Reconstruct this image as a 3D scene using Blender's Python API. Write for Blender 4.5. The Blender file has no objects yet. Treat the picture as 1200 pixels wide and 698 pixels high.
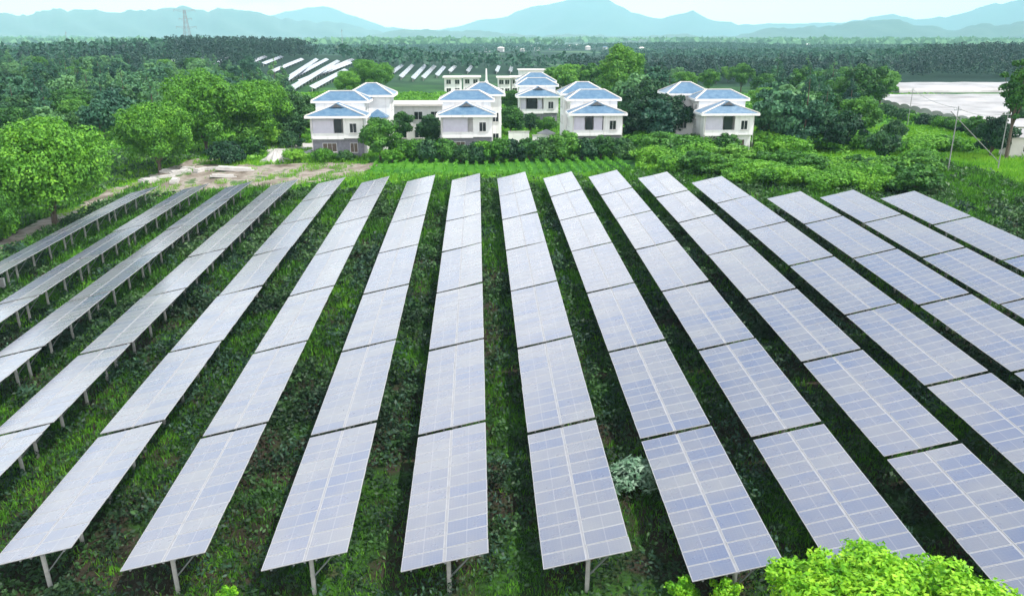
import bpy, math, random
import numpy as np
from mathutils import Vector
R = math.radians
rnd = random.Random(7)
sc = bpy.context.scene
col = sc.collection

# ------------------------------------------------------------------ camera, sky, sun, exposure
FPX, PITCH, YAW, CAMZ = 930.1, 0.31487, 0.04239, 20.246
cam_d = bpy.data.cameras.new("camera"); cam = bpy.data.objects.new("camera", cam_d); col.objects.link(cam)
cam.location = (0, 0, CAMZ); cam.rotation_euler = (math.pi / 2 - PITCH, 0, -YAW)
cam_d.sensor_width = 36; cam_d.lens = FPX / 1200 * 36; cam_d.clip_end = 60000; cam_d.clip_start = 0.2
sc.camera = cam

SUN_EL, SUN_AZ = R(58), R(116)          # azimuth clockwise from +y: to the right, a little behind the camera
w = bpy.data.worlds.new("World"); sc.world = w; w.use_nodes = True
nt = w.node_tree; nt.nodes.clear()
out = nt.nodes.new("ShaderNodeOutputWorld")
sky = nt.nodes.new("ShaderNodeTexSky"); sky.sky_type = 'NISHITA'; sky.sun_disc = False
sky.sun_elevation = SUN_EL; sky.sun_rotation = SUN_AZ; sky.air_density = 1.3; sky.dust_density = 2.0
b1 = nt.nodes.new("ShaderNodeBackground"); b1.inputs[1].default_value = 0.12
nt.links.new(sky.outputs[0], b1.inputs[0])
tc = nt.nodes.new("ShaderNodeTexCoord")
mp = nt.nodes.new("ShaderNodeMapping"); mp.inputs['Scale'].default_value = (1, 1, 3.0); mp.inputs['Location'].default_value = (0.3, 0.1, 0)
nz = nt.nodes.new("ShaderNodeTexNoise"); nz.inputs['Scale'].default_value = 1.9; nz.inputs['Detail'].default_value = 7; nz.inputs['Roughness'].default_value = .55
cr = nt.nodes.new("ShaderNodeValToRGB"); cr.color_ramp.elements[0].position = .38; cr.color_ramp.elements[1].position = .6
b2 = nt.nodes.new("ShaderNodeBackground"); b2.inputs[0].default_value = (1, .97, .972, 1); b2.inputs[1].default_value = 2.1
mx = nt.nodes.new("ShaderNodeMixShader")
nt.links.new(tc.outputs['Generated'], mp.inputs[0]); nt.links.new(mp.outputs[0], nz.inputs['Vector'])
sz_ = nt.nodes.new("ShaderNodeSeparateXYZ"); nt.links.new(tc.outputs['Generated'], sz_.inputs[0])
lowc = nt.nodes.new("ShaderNodeMapRange"); nt.links.new(sz_.outputs[2], lowc.inputs[0]); lowc.inputs[1].default_value = 0; lowc.inputs[2].default_value = .75; lowc.inputs[3].default_value = .22; lowc.inputs[4].default_value = -.14
adc = nt.nodes.new("ShaderNodeMath"); adc.operation = 'ADD'; nt.links.new(nz.outputs[0], adc.inputs[0]); nt.links.new(lowc.outputs[0], adc.inputs[1])
nt.links.new(adc.outputs[0], cr.inputs[0]); nt.links.new(cr.outputs[0], mx.inputs[0])
nt.links.new(b1.outputs[0], mx.inputs[1]); nt.links.new(b2.outputs[0], mx.inputs[2]); nt.links.new(mx.outputs[0], out.inputs[0])

sun_d = bpy.data.lights.new("sun", 'SUN'); sun_d.energy = 4.2; sun_d.angle = R(0.6); sun_d.color = (1, .965, .9)
sun = bpy.data.objects.new("sun", sun_d); col.objects.link(sun)
sd = Vector((math.sin(SUN_AZ) * math.cos(SUN_EL), math.cos(SUN_AZ) * math.cos(SUN_EL), math.sin(SUN_EL)))
sun.rotation_euler = sd.to_track_quat('Z', 'Y').to_euler(); sun.location = sd * 100
sc.view_settings.view_transform = 'Standard'; sc.view_settings.look = 'None'
sc.view_settings.exposure = 0.32; sc.view_settings.gamma = 1; sc.view_settings.use_curve_mapping = False
sc.render.engine = 'CYCLES'
sc.cycles.max_bounces = 6; sc.cycles.diffuse_bounces = 3; sc.cycles.glossy_bounces = 3; sc.cycles.volume_bounces = 3
sc.cycles.transparent_max_bounces = 8
HAZE = 0.000112

# ------------------------------------------------------------------ picture measurements -> places
_c, _s = math.cos(YAW), math.sin(YAW); _cp, _sp = math.cos(PITCH), math.sin(PITCH)
def X(px, y, z=0.0):
    k = (px - 600) / FPX
    return (_s * y + k * (_cp * _c * y - _sp * (z - CAMZ))) / (_c - k * _cp * _s)
def project(x, y, z):
    z -= CAMZ; x1 = _c * x - _s * y; y1 = _s * x + _c * y
    dep = _cp * y1 - _sp * z
    if dep < .5: return (9e9, 9e9)
    return 600 + FPX * x1 / dep, 349 - FPX * (_sp * y1 + _cp * z) / dep

# ------------------------------------------------------------------ terrain
def table_z(x, y):
    u = np.clip(np.asarray(x, float) / 50, -1.5, 1.4); v = (np.clip(y, 15, 124) - 60) / 50
    return 1.6253 * u + 2.568 * v - .4169 * v * v - .1777 * u * u + .242 * u * v - .1185 * v ** 3
LIFT = 2.35
def sstep(a, b, t):
    t = np.clip((np.asarray(t, float) - a) / (b - a), 0, 1); return t * t * (3 - 2 * t)
def bumps(x, y, s, seed=0):
    return (np.sin(x / s + 1.3 * seed) * np.cos(y / (s * 1.13) + seed) + .5 * np.sin(x / (s * .43) - y / (s * .61) + 2 * seed)) / 1.5
def vnoise(x, y, s, seed=0, octaves=3):
    x = np.asarray(x, float) / s; y = np.asarray(y, float) / s; o = 0; amp = 1; tot = 0
    for k in range(octaves):
        xi, yi = np.floor(x).astype(np.int64), np.floor(y).astype(np.int64); fx, fy = x - xi, y - yi; fx = fx * fx * (3 - 2 * fx); fy = fy * fy * (3 - 2 * fy)
        def h(a, b_):
            q = (a * 374761393 + b_ * 668265263 + (seed + k) * 1274126177) & 0xffffffff; q = ((q ^ (q >> 13)) * 1274126177) & 0xffffffff
            return ((q ^ (q >> 16)) & 0xffff) / 65535.
        o = o + amp * ((h(xi, yi) * (1 - fx) + h(xi + 1, yi) * fx) * (1 - fy) + (h(xi, yi + 1) * (1 - fx) + h(xi + 1, yi + 1) * fx) * fy)
        tot += amp; amp *= .5; x = x * 2.03 + 7.7; y = y * 2.03 + 3.1
    return o / tot
def terrain_f(x, y):
    x = np.asarray(x, float); y = np.asarray(y, float)
    f = table_z(x, y) - LIFT
    t = sstep(112, 146, y) * 1.0
    t = np.maximum(t, sstep(75, 120, x)); 
    base = 0.3 + 12 * np.exp(-((x + 210) / 170) ** 2 - ((y - 640) / 260) ** 2) + 7 * np.exp(-((x - 420) / 150) ** 2 - ((y - 660) / 200) ** 2)
    base = base + 1.6 * sstep(60, 100, x) * (1 - sstep(140, 200, y)) + sstep(500, 1500, y) * bumps(x, y, 230, 2) * 5 - sstep(300, 420, y) * 2
    base = base + sstep(2000, 4500, y) * (5 + 14 * bumps(x, y, 900, 1) ** 2)
    return f * (1 - t) + base * t + .12 * bumps(x, y, 5.1, 3) * (1 - sstep(200, 400, y))
def axis(lo, a, b, hi, step, g=1.13):
    m = list(np.arange(a, b + .01, step)); s = step; v = m[-1]
    while v < hi: s *= g; v += s; m.append(v)
    s = step; v = m[0]; pre = []
    while v > lo: s *= g; v -= s; pre.append(v)
    return np.array(pre[::-1] + m)
GX = axis(-15000, -130, 190, 15000, 2.5); GY = axis(-150, 4, 260, 15000, 2.5)
GZ = terrain_f(GX[None, :], GY[:, None])
def ground_z(x, y):
    x = np.asarray(x, float); y = np.asarray(y, float)
    i = np.clip(np.searchsorted(GX, x) - 1, 0, len(GX) - 2); j = np.clip(np.searchsorted(GY, y) - 1, 0, len(GY) - 2)
    a = np.clip((x - GX[i]) / (GX[i + 1] - GX[i]), 0, 1); b = np.clip((y - GY[j]) / (GY[j + 1] - GY[j]), 0, 1)
    return (GZ[j, i] * (1 - a) + GZ[j, i + 1] * a) * (1 - b) + (GZ[j + 1, i] * (1 - a) + GZ[j + 1, i + 1] * a) * b
def gz(x, y): return float(ground_z(x, y))
def spot(px, py):
    """ground point seen at a pixel of the photograph"""
    k = (px - 600) / FPX; m = (349 - py) / FPX
    d = np.array([_c * k + _s * (_cp + m * _sp), -_s * k + _c * (_cp + m * _sp), -_sp + m * _cp])
    lo, hi = 5., 20000.; t = 5.
    while t < hi:
        p = d * t
        if CAMZ + p[2] < gz(p[0], p[1]): break
        lo = t; t = t * 1.02 + .1
    hi = t
    for _ in range(40):
        m_ = (lo + hi) / 2; p = d * m_
        if CAMZ + p[2] < gz(p[0], p[1]): hi = m_
        else: lo = m_
    p = d * hi
    return float(p[0]), float(p[1]), gz(p[0], p[1])

# ------------------------------------------------------------------ materials
def new_mat(name):
    m = bpy.data.materials.new(name); m.use_nodes = True; n = m.node_tree
    return m, n, n.nodes["Principled BSDF"]
def N(n, t, **k):
    o = n.nodes.new(t)
    for a, v in k.items():
        if a in o.inputs: o.inputs[a].default_value = v
        else: setattr(o, a, v)
    return o
def ramp(n, fac, stops):
    r = n.nodes.new("ShaderNodeValToRGB"); e = r.color_ramp.elements
    while len(e) < len(stops): e.new(.5)
    for q, (p, c) in zip(e, stops): q.position = p; q.color = (*c, 1)
    n.links.new(fac, r.inputs[0]); return r.outputs[0]
def noise(n, scale, detail=4, vec=None, rough=.6):
    z = N(n, "ShaderNodeTexNoise", Scale=scale, Detail=detail, Roughness=rough)
    if vec is None:
        g = n.nodes.new("ShaderNodeNewGeometry"); vec = g.outputs['Position']
    n.links.new(vec, z.inputs['Vector']); return z.outputs[0]
def plain(name, c, rough=.7, var=.18, scale=2.0, metal=0, spec=.4, bump=0):
    m, n, b = new_mat(name)
    f = noise(n, scale, 6)
    c0 = tuple(v * (1 - var) for v in c); c1 = tuple(min(1, v * (1 + var)) for v in c)
    n.links.new(ramp(n, f, [(.3, c0), (.7, c1)]), b.inputs['Base Color'])
    b.inputs['Roughness'].default_value = rough; b.inputs['Metallic'].default_value = metal; b.inputs['Specular IOR Level'].default_value = spec
    if bump:
        bp = N(n, "ShaderNodeBump", Strength=bump, Distance=.05); n.links.new(noise(n, scale * 6, 3), bp.inputs['Height']); n.links.new(bp.outputs[0], b.inputs['Normal'])
    return m
def foliage(name, stops, scale=1.6, trans=.3, fine=9.0, objvar=.25):
    """stops: dark to light leaf colours"""
    m, n, b = new_mat(name)
    f1 = noise(n, scale, 3); f2 = noise(n, fine, 2)
    oi = n.nodes.new("ShaderNodeObjectInfo")
    a = N(n, "ShaderNodeMath", operation='MULTIPLY'); a.inputs[1].default_value = .55; n.links.new(f1, a.inputs[0])
    b_ = N(n, "ShaderNodeMath", operation='MULTIPLY_ADD'); b_.inputs[1].default_value = .45; n.links.new(f2, b_.inputs[0]); n.links.new(a.outputs[0], b_.inputs[2])
    o_ = N(n, "ShaderNodeMath", operation='MULTIPLY_ADD'); o_.inputs[1].default_value = objvar; n.links.new(oi.outputs['Random'], o_.inputs[0]); n.links.new(b_.outputs[0], o_.inputs[2])
    s_ = N(n, "ShaderNodeMath", operation='SUBTRACT'); n.links.new(o_.outputs[0], s_.inputs[0]); s_.inputs[1].default_value = objvar / 2
    k = len(stops); c = ramp(n, s_.outputs[0], [(.32 + .36 * i / (k - 1), q) for i, q in enumerate(stops)])
    n.links.new(c, b.inputs['Base Color']); b.inputs['Roughness'].default_value = .55; b.inputs['Specular IOR Level'].default_value = .3
    t = n.nodes.new("ShaderNodeBsdfTranslucent"); n.links.new(c, t.inputs[0])
    x = N(n, "ShaderNodeMixShader"); x.inputs[0].default_value = trans
    n.links.new(b.outputs[0], x.inputs[1]); n.links.new(t.outputs[0], x.inputs[2])
    n.links.new(x.outputs[0], n.nodes["Material Output"].inputs[0])
    return m
M = {}
# solar glass: dark blue-lavender cells under dusty glass, pale cell lines, aluminium frame
def panel_mat():
    m, n, b = new_mat("solar_glass")
    uv = n.nodes.new("ShaderNodeUVMap"); sp = n.nodes.new("ShaderNodeSeparateXYZ"); n.links.new(uv.outputs[0], sp.inputs[0])
    def line(sock, period, width):
        a = N(n, "ShaderNodeMath", operation='DIVIDE'); n.links.new(sock, a.inputs[0]); a.inputs[1].default_value = period
        f = N(n, "ShaderNodeMath", operation='FRACT'); n.links.new(a.outputs[0], f.inputs[0])
        s = N(n, "ShaderNodeMath", operation='SUBTRACT'); n.links.new(f.outputs[0], s.inputs[0]); s.inputs[1].default_value = .5
        ab = N(n, "ShaderNodeMath", operation='ABSOLUTE'); n.links.new(s.outputs[0], ab.inputs[0])
        g = N(n, "ShaderNodeMath", operation='GREATER_THAN'); n.links.new(ab.outputs[0], g.inputs[0]); g.inputs[1].default_value = .5 - width / period / 2
        return g.outputs[0]
    l = N(n, "ShaderNodeMath", operation='MAXIMUM'); n.links.new(line(sp.outputs[0], .159, .008), l.inputs[0]); n.links.new(line(sp.outputs[1], .159, .008), l.inputs[1])
    mid = N(n, "ShaderNodeMath", operation='MAXIMUM'); lw = N(n, 'ShaderNodeMath', operation='MULTIPLY'); lw.inputs[1].default_value = .3; n.links.new(l.outputs[0], lw.inputs[0]); n.links.new(lw.outputs[0], mid.inputs[0]); lm = N(n, 'ShaderNodeMath', operation='MULTIPLY'); lm.inputs[1].default_value = .55; n.links.new(line(sp.outputs[0], .975, .035), lm.inputs[0]); n.links.new(lm.outputs[0], mid.inputs[1])
    oi = n.nodes.new("ShaderNodeObjectInfo")
    f = noise(n, .35, 4); s = N(n, "ShaderNodeMath", operation='MULTIPLY_ADD'); n.links.new(oi.outputs['Random'], s.inputs[0]); s.inputs[1].default_value = .24
    h = N(n, "ShaderNodeMath", operation='MULTIPLY'); n.links.new(f, h.inputs[0]); h.inputs[1].default_value = .70; n.links.new(h.outputs[0], s.inputs[2])
    c = ramp(n, s.outputs[0], [(.25, (.08, .108, .20)), (.5, (.14, .15, .197)), (.75, (.20, .205, .22))])
    mixc = N(n, "ShaderNodeMix", data_type='RGBA'); n.links.new(mid.outputs[0], mixc.inputs[0]); n.links.new(c, mixc.inputs[6]); mixc.inputs[7].default_value = (.30, .30, .33, 1)
    n.links.new(mixc.outputs[2], b.inputs['Base Color'])
    rr = N(n, 'ShaderNodeMapRange'); n.links.new(noise(n, .5, 3), rr.inputs[0]); rr.inputs[1].default_value = .3; rr.inputs[2].default_value = .7; rr.inputs[3].default_value = .24; rr.inputs[4].default_value = .32; n.links.new(rr.outputs[0], b.inputs['Roughness']); b.inputs['IOR'].default_value = 1.9; b.inputs['Specular IOR Level'].default_value = .8
    b.inputs['Coat Weight'].default_value = .4; b.inputs['Coat Roughness'].default_value = .2
    return m
M['glass_cells'] = panel_mat()
M['alu'] = plain("pale_aluminium", (.44, .44, .45), .4, .06, 3, .3)
M['stripm'] = plain('weathered_rail', (.33, .33, .35), .5, .1, 3, .2)
M['steel'] = plain("galvanised_steel", (.34, .36, .37), .45, .15, 3, .6)
M['polec'] = plain('pole_concrete', (.26, .27, .26), .85, .2, 3)
M['concrete'] = plain("pile_concrete", (.42, .42, .39), .85, .2, 3)
def render_mat():
    m, n, b = new_mat("weathered_white_render")
    g = n.nodes.new("ShaderNodeNewGeometry"); mp = N(n, "ShaderNodeMapping"); mp.inputs['Scale'].default_value = (1.6, 1.6, .16); n.links.new(g.outputs['Position'], mp.inputs[0])
    st = ramp(n, noise(n, 1.0, 6, mp.outputs[0]), [(.33, (.70, .69, .68)), (.45, (.82, .815, .81)), (.7, (.86, .855, .85))])
    n.links.new(st, b.inputs['Base Color']); b.inputs['Roughness'].default_value = .85; return m
M['white'] = render_mat()
M['offwhite'] = plain("cream_render", (.70, .66, .62), .8, .08, .5)
M['greystone'] = plain("grey_stone_cladding", (.26, .25, .30), .8, .2, 2.5, bump=.3)
M['curtain'] = plain("lavender_white_blind", (.60, .58, .68), .6, .06, 1.5)
M['dark_glass'] = plain("dark_window_glass", (.025, .03, .035), .1, .3, 1, 0, .8)
M['brown'] = plain("brown_window_panel", (.14, .10, .08), .5, .3, 3)
M['slab'] = plain("pale_concrete_slab", (.52, .50, .48), .85, .15, 1.2)
M['plastic'] = plain("white_plastic_film", (.37, .36, .36), .5, .35, .09)
M['bark'] = plain("grey_brown_bark", (.11, .085, .065), .9, .35, 5, bump=.5)
M['wood'] = plain("dark_timber", (.12, .09, .07), .8, .3, 5)
M['tile'] = None
def tile_mat():
    m, n, b = new_mat("blue_roof_tile")
    f = noise(n, 1.1, 8, None, .75)
    c = ramp(n, f, [(.3, (.05, .12, .21)), (.48, (.085, .175, .28)), (.62, (.14, .235, .33)), (.75, (.20, .26, .31))])
    wv = N(n, "ShaderNodeTexWave", Scale=2.2, Distortion=.4); wv.bands_direction = 'Z'
    g = n.nodes.new("ShaderNodeNewGeometry"); n.links.new(g.outputs['Position'], wv.inputs['Vector'])
    bp = N(n, "ShaderNodeBump", Strength=.5, Distance=.06); n.links.new(wv.outputs[1], bp.inputs['Height']); n.links.new(bp.outputs[0], b.inputs['Normal'])
    n.links.new(c, b.inputs['Base Color']); b.inputs['Roughness'].default_value = .4
    return m
M['tile'] = tile_mat()
M['bright'] = foliage("bright_broad_leaf", [(.018, .072, .012), (.06, .20, .018), (.125, .34, .024), (.24, .50, .035)], .7, .2, 3.5, .07)
M['lime'] = foliage("lime_young_leaf", [(.03, .14, .006), (.11, .36, .010), (.25, .55, .02), (.45, .70, .05)], 1.4, .25, 6, .1)
M['mid'] = foliage("mid_green_leaf", [(.017, .07, .018), (.045, .155, .026), (.095, .27, .032), (.17, .38, .045)], .5, .25, 3)
M['dark'] = foliage("dark_green_leaf", [(.011, .042, .022), (.021, .08, .03), (.042, .125, .036), (.08, .20, .045)], .4, .2, 2)
M['teal'] = foliage("blue_green_needle", [(.018, .072, .045), (.042, .135, .072), (.078, .21, .092), (.13, .29, .10)], .25, .2, 1.5, .4)
M['shrub'] = foliage("shrub_leaf", [(.02, .085, .014), (.065, .22, .02), (.145, .38, .03), (.24, .50, .05)], .35, .3, 2.5)
M['navy'] = foliage("dark_blue_green_conifer", [(.006, .022, .022), (.013, .044, .038), (.024, .074, .052), (.05, .12, .06)], .05, .15, .35, 0)
M['weed2'] = foliage('grey_green_weed', [(.016, .042, .026), (.035, .09, .05), (.07, .16, .085), (.13, .25, .14)], .6, .2, 4)
M['silver'] = foliage("pale_grey_green_leaf", [(.03, .10, .045), (.08, .20, .10), (.17, .31, .19), (.30, .43, .31)], 2, .2, 8)
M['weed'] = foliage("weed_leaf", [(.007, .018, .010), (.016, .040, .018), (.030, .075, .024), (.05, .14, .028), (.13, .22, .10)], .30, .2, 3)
M['grassl'] = foliage("grass_blade", [(.012, .04, .008), (.04, .14, .012), (.095, .30, .016), (.19, .45, .03)], .25, .3, 2)
M['dry'] = foliage('dry_stalks', [(.02, .022, .012), (.05, .045, .028), (.10, .085, .055), (.19, .16, .11)], .8, .1, 5)
M['meadow'] = foliage("sunny_meadow_grass", [(.03, .12, .010), (.08, .27, .014), (.15, .40, .018), (.26, .52, .03)], .10, .3, 1.2)
M['crop'] = foliage("crop_leaf", [(.03, .13, .012), (.07, .27, .02), (.14, .40, .03)], .6, .3, 4)
def ground_mat():
    m, n, b = new_mat("field_soil_and_grass")
    g = n.nodes.new("ShaderNodeNewGeometry"); sx = n.nodes.new("ShaderNodeSeparateXYZ"); n.links.new(g.outputs['Position'], sx.inputs[0])
    near = ramp(n, noise(n, .22, 7), [(.36, (.018, .022, .012)), (.47, (.045, .036, .026)), (.54, (.022, .05, .014)), (.64, (.04, .11, .016)), (.74, (.075, .06, .045))])
    mid = ramp(n, noise(n, .05, 7), [(.35, (.02, .07, .02)), (.5, (.04, .15, .02)), (.65, (.09, .26, .025))])
    far = ramp(n, noise(n, .004, 6), [(.42, (.014, .036, .026)), (.53, (.022, .055, .034)), (.60, (.06, .13, .06)), (.70, (.12, .19, .09))])
    def st(a, c_):
        r = N(n, "ShaderNodeMapRange"); n.links.new(sx.outputs[1], r.inputs[0]); r.inputs[1].default_value = a; r.inputs[2].default_value = c_; return r.outputs[0]
    m1 = N(n, "ShaderNodeMix", data_type='RGBA'); n.links.new(st(100, 118), m1.inputs[0]); n.links.new(near, m1.inputs[6]); n.links.new(mid, m1.inputs[7])
    m2 = N(n, "ShaderNodeMix", data_type='RGBA'); n.links.new(st(230, 420), m2.inputs[0]); n.links.new(m1.outputs[2], m2.inputs[6]); n.links.new(far, m2.inputs[7])
    n.links.new(m2.outputs[2], b.inputs['Base Color']); b.inputs['Roughness'].default_value = .95; b.inputs['Specular IOR Level'].default_value = .1
    bp = N(n, "ShaderNodeBump", Strength=.6, Distance=.2); n.links.new(noise(n, 2.5, 6), bp.inputs['Height']); n.links.new(bp.outputs[0], b.inputs['Normal'])
    return m
M['ground'] = ground_mat()
def dirt_mat():
    m, n, b = new_mat("pale_dusty_dirt")
    c = ramp(n, noise(n, .35, 8), [(.32, (.10, .08, .055)), (.45, (.21, .175, .14)), (.56, (.33, .29, .25)), (.62, (.08, .13, .04)), (.70, (.05, .12, .03))])
    n.links.new(c, b.inputs['Base Color']); b.inputs['Roughness'].default_value = .95
    bp = N(n, "ShaderNodeBump", Strength=.5, Distance=.1); n.links.new(noise(n, 3, 6), bp.inputs['Height']); n.links.new(bp.outputs[0], b.inputs['Normal'])
    return m
M['dirt'] = dirt_mat()
M['rock'] = foliage("mountain_forest", [(.02, .06, .035), (.035, .09, .05), (.06, .12, .06)], .002, 0, .02, 0)

# ------------------------------------------------------------------ mesh helpers
class MB:
    def __init__(s): s.v = []; s.f = []; s.m = []; s.uv = []
    def add(s, vs, fs, mi=0):
        o = len(s.v); s.v += [tuple(v) for v in vs]; s.f += [tuple(i + o for i in f) for f in fs]; s.m += [mi] * len(fs)
    def box(s, x0, x1, y0, y1, z0, z1, mi=0):
        s.add([(x0, y0, z0), (x1, y0, z0), (x1, y1, z0), (x0, y1, z0), (x0, y0, z1), (x1, y0, z1), (x1, y1, z1), (x0, y1, z1)],
              [(0, 3, 2, 1), (4, 5, 6, 7), (0, 1, 5, 4), (1, 2, 6, 5), (2, 3, 7, 6), (3, 0, 4, 7)], mi)
    def tube(s, pts, rad, seg=8, mi=0, cap=True):
        pts = [Vector(p) for p in pts]; rings = []
        for i, p in enumerate(pts):
            d = (pts[min(i + 1, len(pts) - 1)] - pts[max(i - 1, 0)]).normalized()
            a = d.cross(Vector((0, 1, .01)) if abs(d.z) > .7 else Vector((0, 0, 1))).normalized(); b = d.cross(a)
            r = rad[i] if isinstance(rad, (list, tuple)) else rad
            rings.append([p + (a * math.cos(2 * math.pi * k / seg) + b * math.sin(2 * math.pi * k / seg)) * r for k in range(seg)])
        vs = [v for rg in rings for v in rg]; fs = []
        for i in range(len(pts) - 1):
            for k in range(seg):
                fs.append((i * seg + k, i * seg + (k + 1) % seg, (i + 1) * seg + (k + 1) % seg, (i + 1) * seg + k))
        if cap: fs += [tuple(range(seg))[::-1], tuple((len(pts) - 1) * seg + k for k in range(seg))]
        s.add(vs, fs, mi)
    def bar(s, a, b, wd, hg, mi=0):
        a, b = Vector(a), Vector(b); d = (b - a).normalized(); u = d.cross(Vector((0, 0, 1)) if abs(d.z) < .9 else Vector((0, 1, 0))).normalized(); v = u.cross(d)
        c = [a + u * i * wd / 2 + v * j * hg / 2 for i, j in ((-1, -1), (1, -1), (1, 1), (-1, 1))]; e = [p + (b - a) for p in c]
        s.add(c + e, [(0, 1, 2, 3)[::-1], (4, 5, 6, 7), (0, 1, 5, 4), (1, 2, 6, 5), (2, 3, 7, 6), (3, 0, 4, 7)], mi)
    def hip(s, x0, x1, y0, y1, z, rx0, rx1, ry0, ry1, zr, mi=0):
        s.add([(x0, y0, z), (x1, y0, z), (x1, y1, z), (x0, y1, z), (rx0, ry0, zr), (rx1, ry1, zr)], [], mi)
        o = len(s.v) - 6
        if abs(rx1 - rx0) > abs(ry1 - ry0): fs = [(0, 1, 5, 4), (1, 2, 5), (2, 3, 4, 5), (3, 0, 4)]
        else: fs = [(0, 1, 4), (1, 2, 5, 4), (2, 3, 5), (3, 0, 4, 5)]
        fs.append((3, 2, 1, 0))
        s.f += [tuple(i + o for i in f) for f in fs]; s.m += [mi] * len(fs)
    def mesh(s, name, *mats):
        me = bpy.data.meshes.new(name); me.from_pydata(s.v, [], s.f); me.update()
        for m in mats: me.materials.append(m)
        if len(mats) > 1: me.polygons.foreach_set('material_index', s.m)
        return me
    def build(s, name, mats, parent=None):
        return link(name, s.mesh(name, *(mats if isinstance(mats, (list, tuple)) else [mats])), parent)
def link(name, data, parent=None, loc=None, rz=0):
    o = bpy.data.objects.new(name, data); col.objects.link(o)
    if parent is not None: o.parent = parent
    if loc is not None: o.location = loc
    if rz: o.rotation_euler.z = rz
    return o
def tag(o, label, cat, group=None, kind=None):
    o['label'] = label; o['category'] = cat
    if group: o['group'] = group
    if kind: o['kind'] = kind
    return o
def thing(name, label, cat, loc=(0, 0, 0), rz=0, group=None):
    o = link(name, None, None, loc, rz); o.empty_display_size = .3
    return tag(o, label, cat, group)
def structure(o, label, cat): return tag(o, label, cat, None, 'structure')
def copy_tree(o, loc, rz=0, scale=1, label=None, group=None):
    r = o.copy(); col.objects.link(r); r.location = loc; r.rotation_euler = (0, 0, rz); r.scale = scale if isinstance(scale, tuple) else (scale,) * 3
    if label: r['label'] = label
    if group: r['group'] = group
    for ch in o.children:
        c = ch.copy(); col.objects.link(c); c.parent = r
        for g in ch.children:
            d = g.copy(); col.objects.link(d); d.parent = c
    return r
def raw_mesh(name, V, k, mats, mi=None):
    """V: (n*k) x 3 verts, each k in a row one polygon"""
    me = bpy.data.meshes.new(name); nv = len(V); nf = nv // k
    me.vertices.add(nv); me.vertices.foreach_set('co', np.ascontiguousarray(V, np.float32).ravel())
    me.loops.add(nv); me.loops.foreach_set('vertex_index', np.arange(nv, dtype=np.int32))
    me.polygons.add(nf); me.polygons.foreach_set('loop_start', np.arange(0, nv, k, dtype=np.int32)); me.polygons.foreach_set('loop_total', np.full(nf, k, np.int32))
    for m in mats: me.materials.append(m)
    if mi is not None: me.polygons.foreach_set('material_index', np.asarray(mi, np.int32))
    me.update(calc_edges=True); return me
def leaves(rng, P, Nn, size, asp=.6, spread=.8):
    """one bent-free leaf quad (rhombus) per point"""
    n = len(P); size = np.broadcast_to(size, (n,))
    nn = Nn + rng.normal(0, spread, (n, 3)); nn /= np.linalg.norm(nn, axis=1)[:, None] + 1e-9
    t = rng.normal(0, 1, (n, 3)); t -= (t * nn).sum(1)[:, None] * nn; t /= np.linalg.norm(t, axis=1)[:, None] + 1e-9
    b = np.cross(nn, t); h = size[:, None] / 2
    V = np.empty((n, 4, 3)); V[:, 0] = P - t * h; V[:, 1] = P + b * h * asp - t * h * .15; V[:, 2] = P + t * h; V[:, 3] = P - b * h * asp + t * h * .05
    return V.reshape(-1, 3)
def sphere_dirs(rng, n, up=0.):
    d = rng.normal(0, 1, (n, 3)); d /= np.linalg.norm(d, axis=1)[:, None]; d[:, 2] += up
    return d / np.linalg.norm(d, axis=1)[:, None]
def blob_points(rng, blobs, n, inner=.25, up=.25):
    B = np.array(blobs, float); wgt = (B[:, 3] * B[:, 4] + B[:, 3] * B[:, 5]); idx = rng.choice(len(B), n, p=wgt / wgt.sum())
    d = sphere_dirs(rng, n, up); r = np.where(rng.random(n) < inner, rng.random(n) ** .5, .82 + .26 * rng.random(n))
    # finger-like unevenness
    r = r * (1 + .13 * np.sin(d[:, 0] * 7 + idx) * np.sin(d[:, 1] * 8 + 2 * idx) + .1 * np.sin(d[:, 2] * 9 + idx * 3))
    return B[idx, :3] + d * B[idx, 3:] * r[:, None], d
def broad_crown(rng, H, Rr, base, nb, flat=1.0):
    """blobs of a broad crown; base: height where leaves begin"""
    out = []; cz = base + (H - base) * .45
    for i in range(nb):
        big = i < nb // 4
        d = sphere_dirs(rng, 1, .25)[0]; k = rng.uniform(.4, .65) if big else rng.uniform(.66, .9)
        r = Rr * (rng.uniform(.3, .42) if big else rng.uniform(.15, .26))
        out.append((d[0] * Rr * k, d[1] * Rr * k, cz + d[2] * (H - base) * .5 * k * flat, r, r, r * rng.uniform(.6, .85)))
    out.append((0, 0, cz, Rr * .55, Rr * .55, (H - base) * .34))
    return out
def trunk_mesh(rng, name, H, base, Rr, blobs, r0, lean=0):
    mb = MB(); top = (lean, 0, base + (H - base) * .45)
    mb.tube([(0, 0, -.6), (.03, 0, .3), (lean * .4, .05, base * .7), top], [r0 * 1.5, r0 * 1.05, r0 * .8, r0 * .4], 8)
    for b in blobs[:9]:
        z0 = base * rng.uniform(.55, .95); q = z0 / top[2]
        mid = ((b[0]) * .5 + lean * q * .5, b[1] * .5, (z0 + b[2]) / 2 + .2)
        mb.tube([(lean * q, 0, z0), mid, (b[0], b[1], b[2])], [r0 * .5, r0 * .3, r0 * .1], 6)
    return mb.mesh(name, M['bark'])
SEED = [100]
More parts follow.
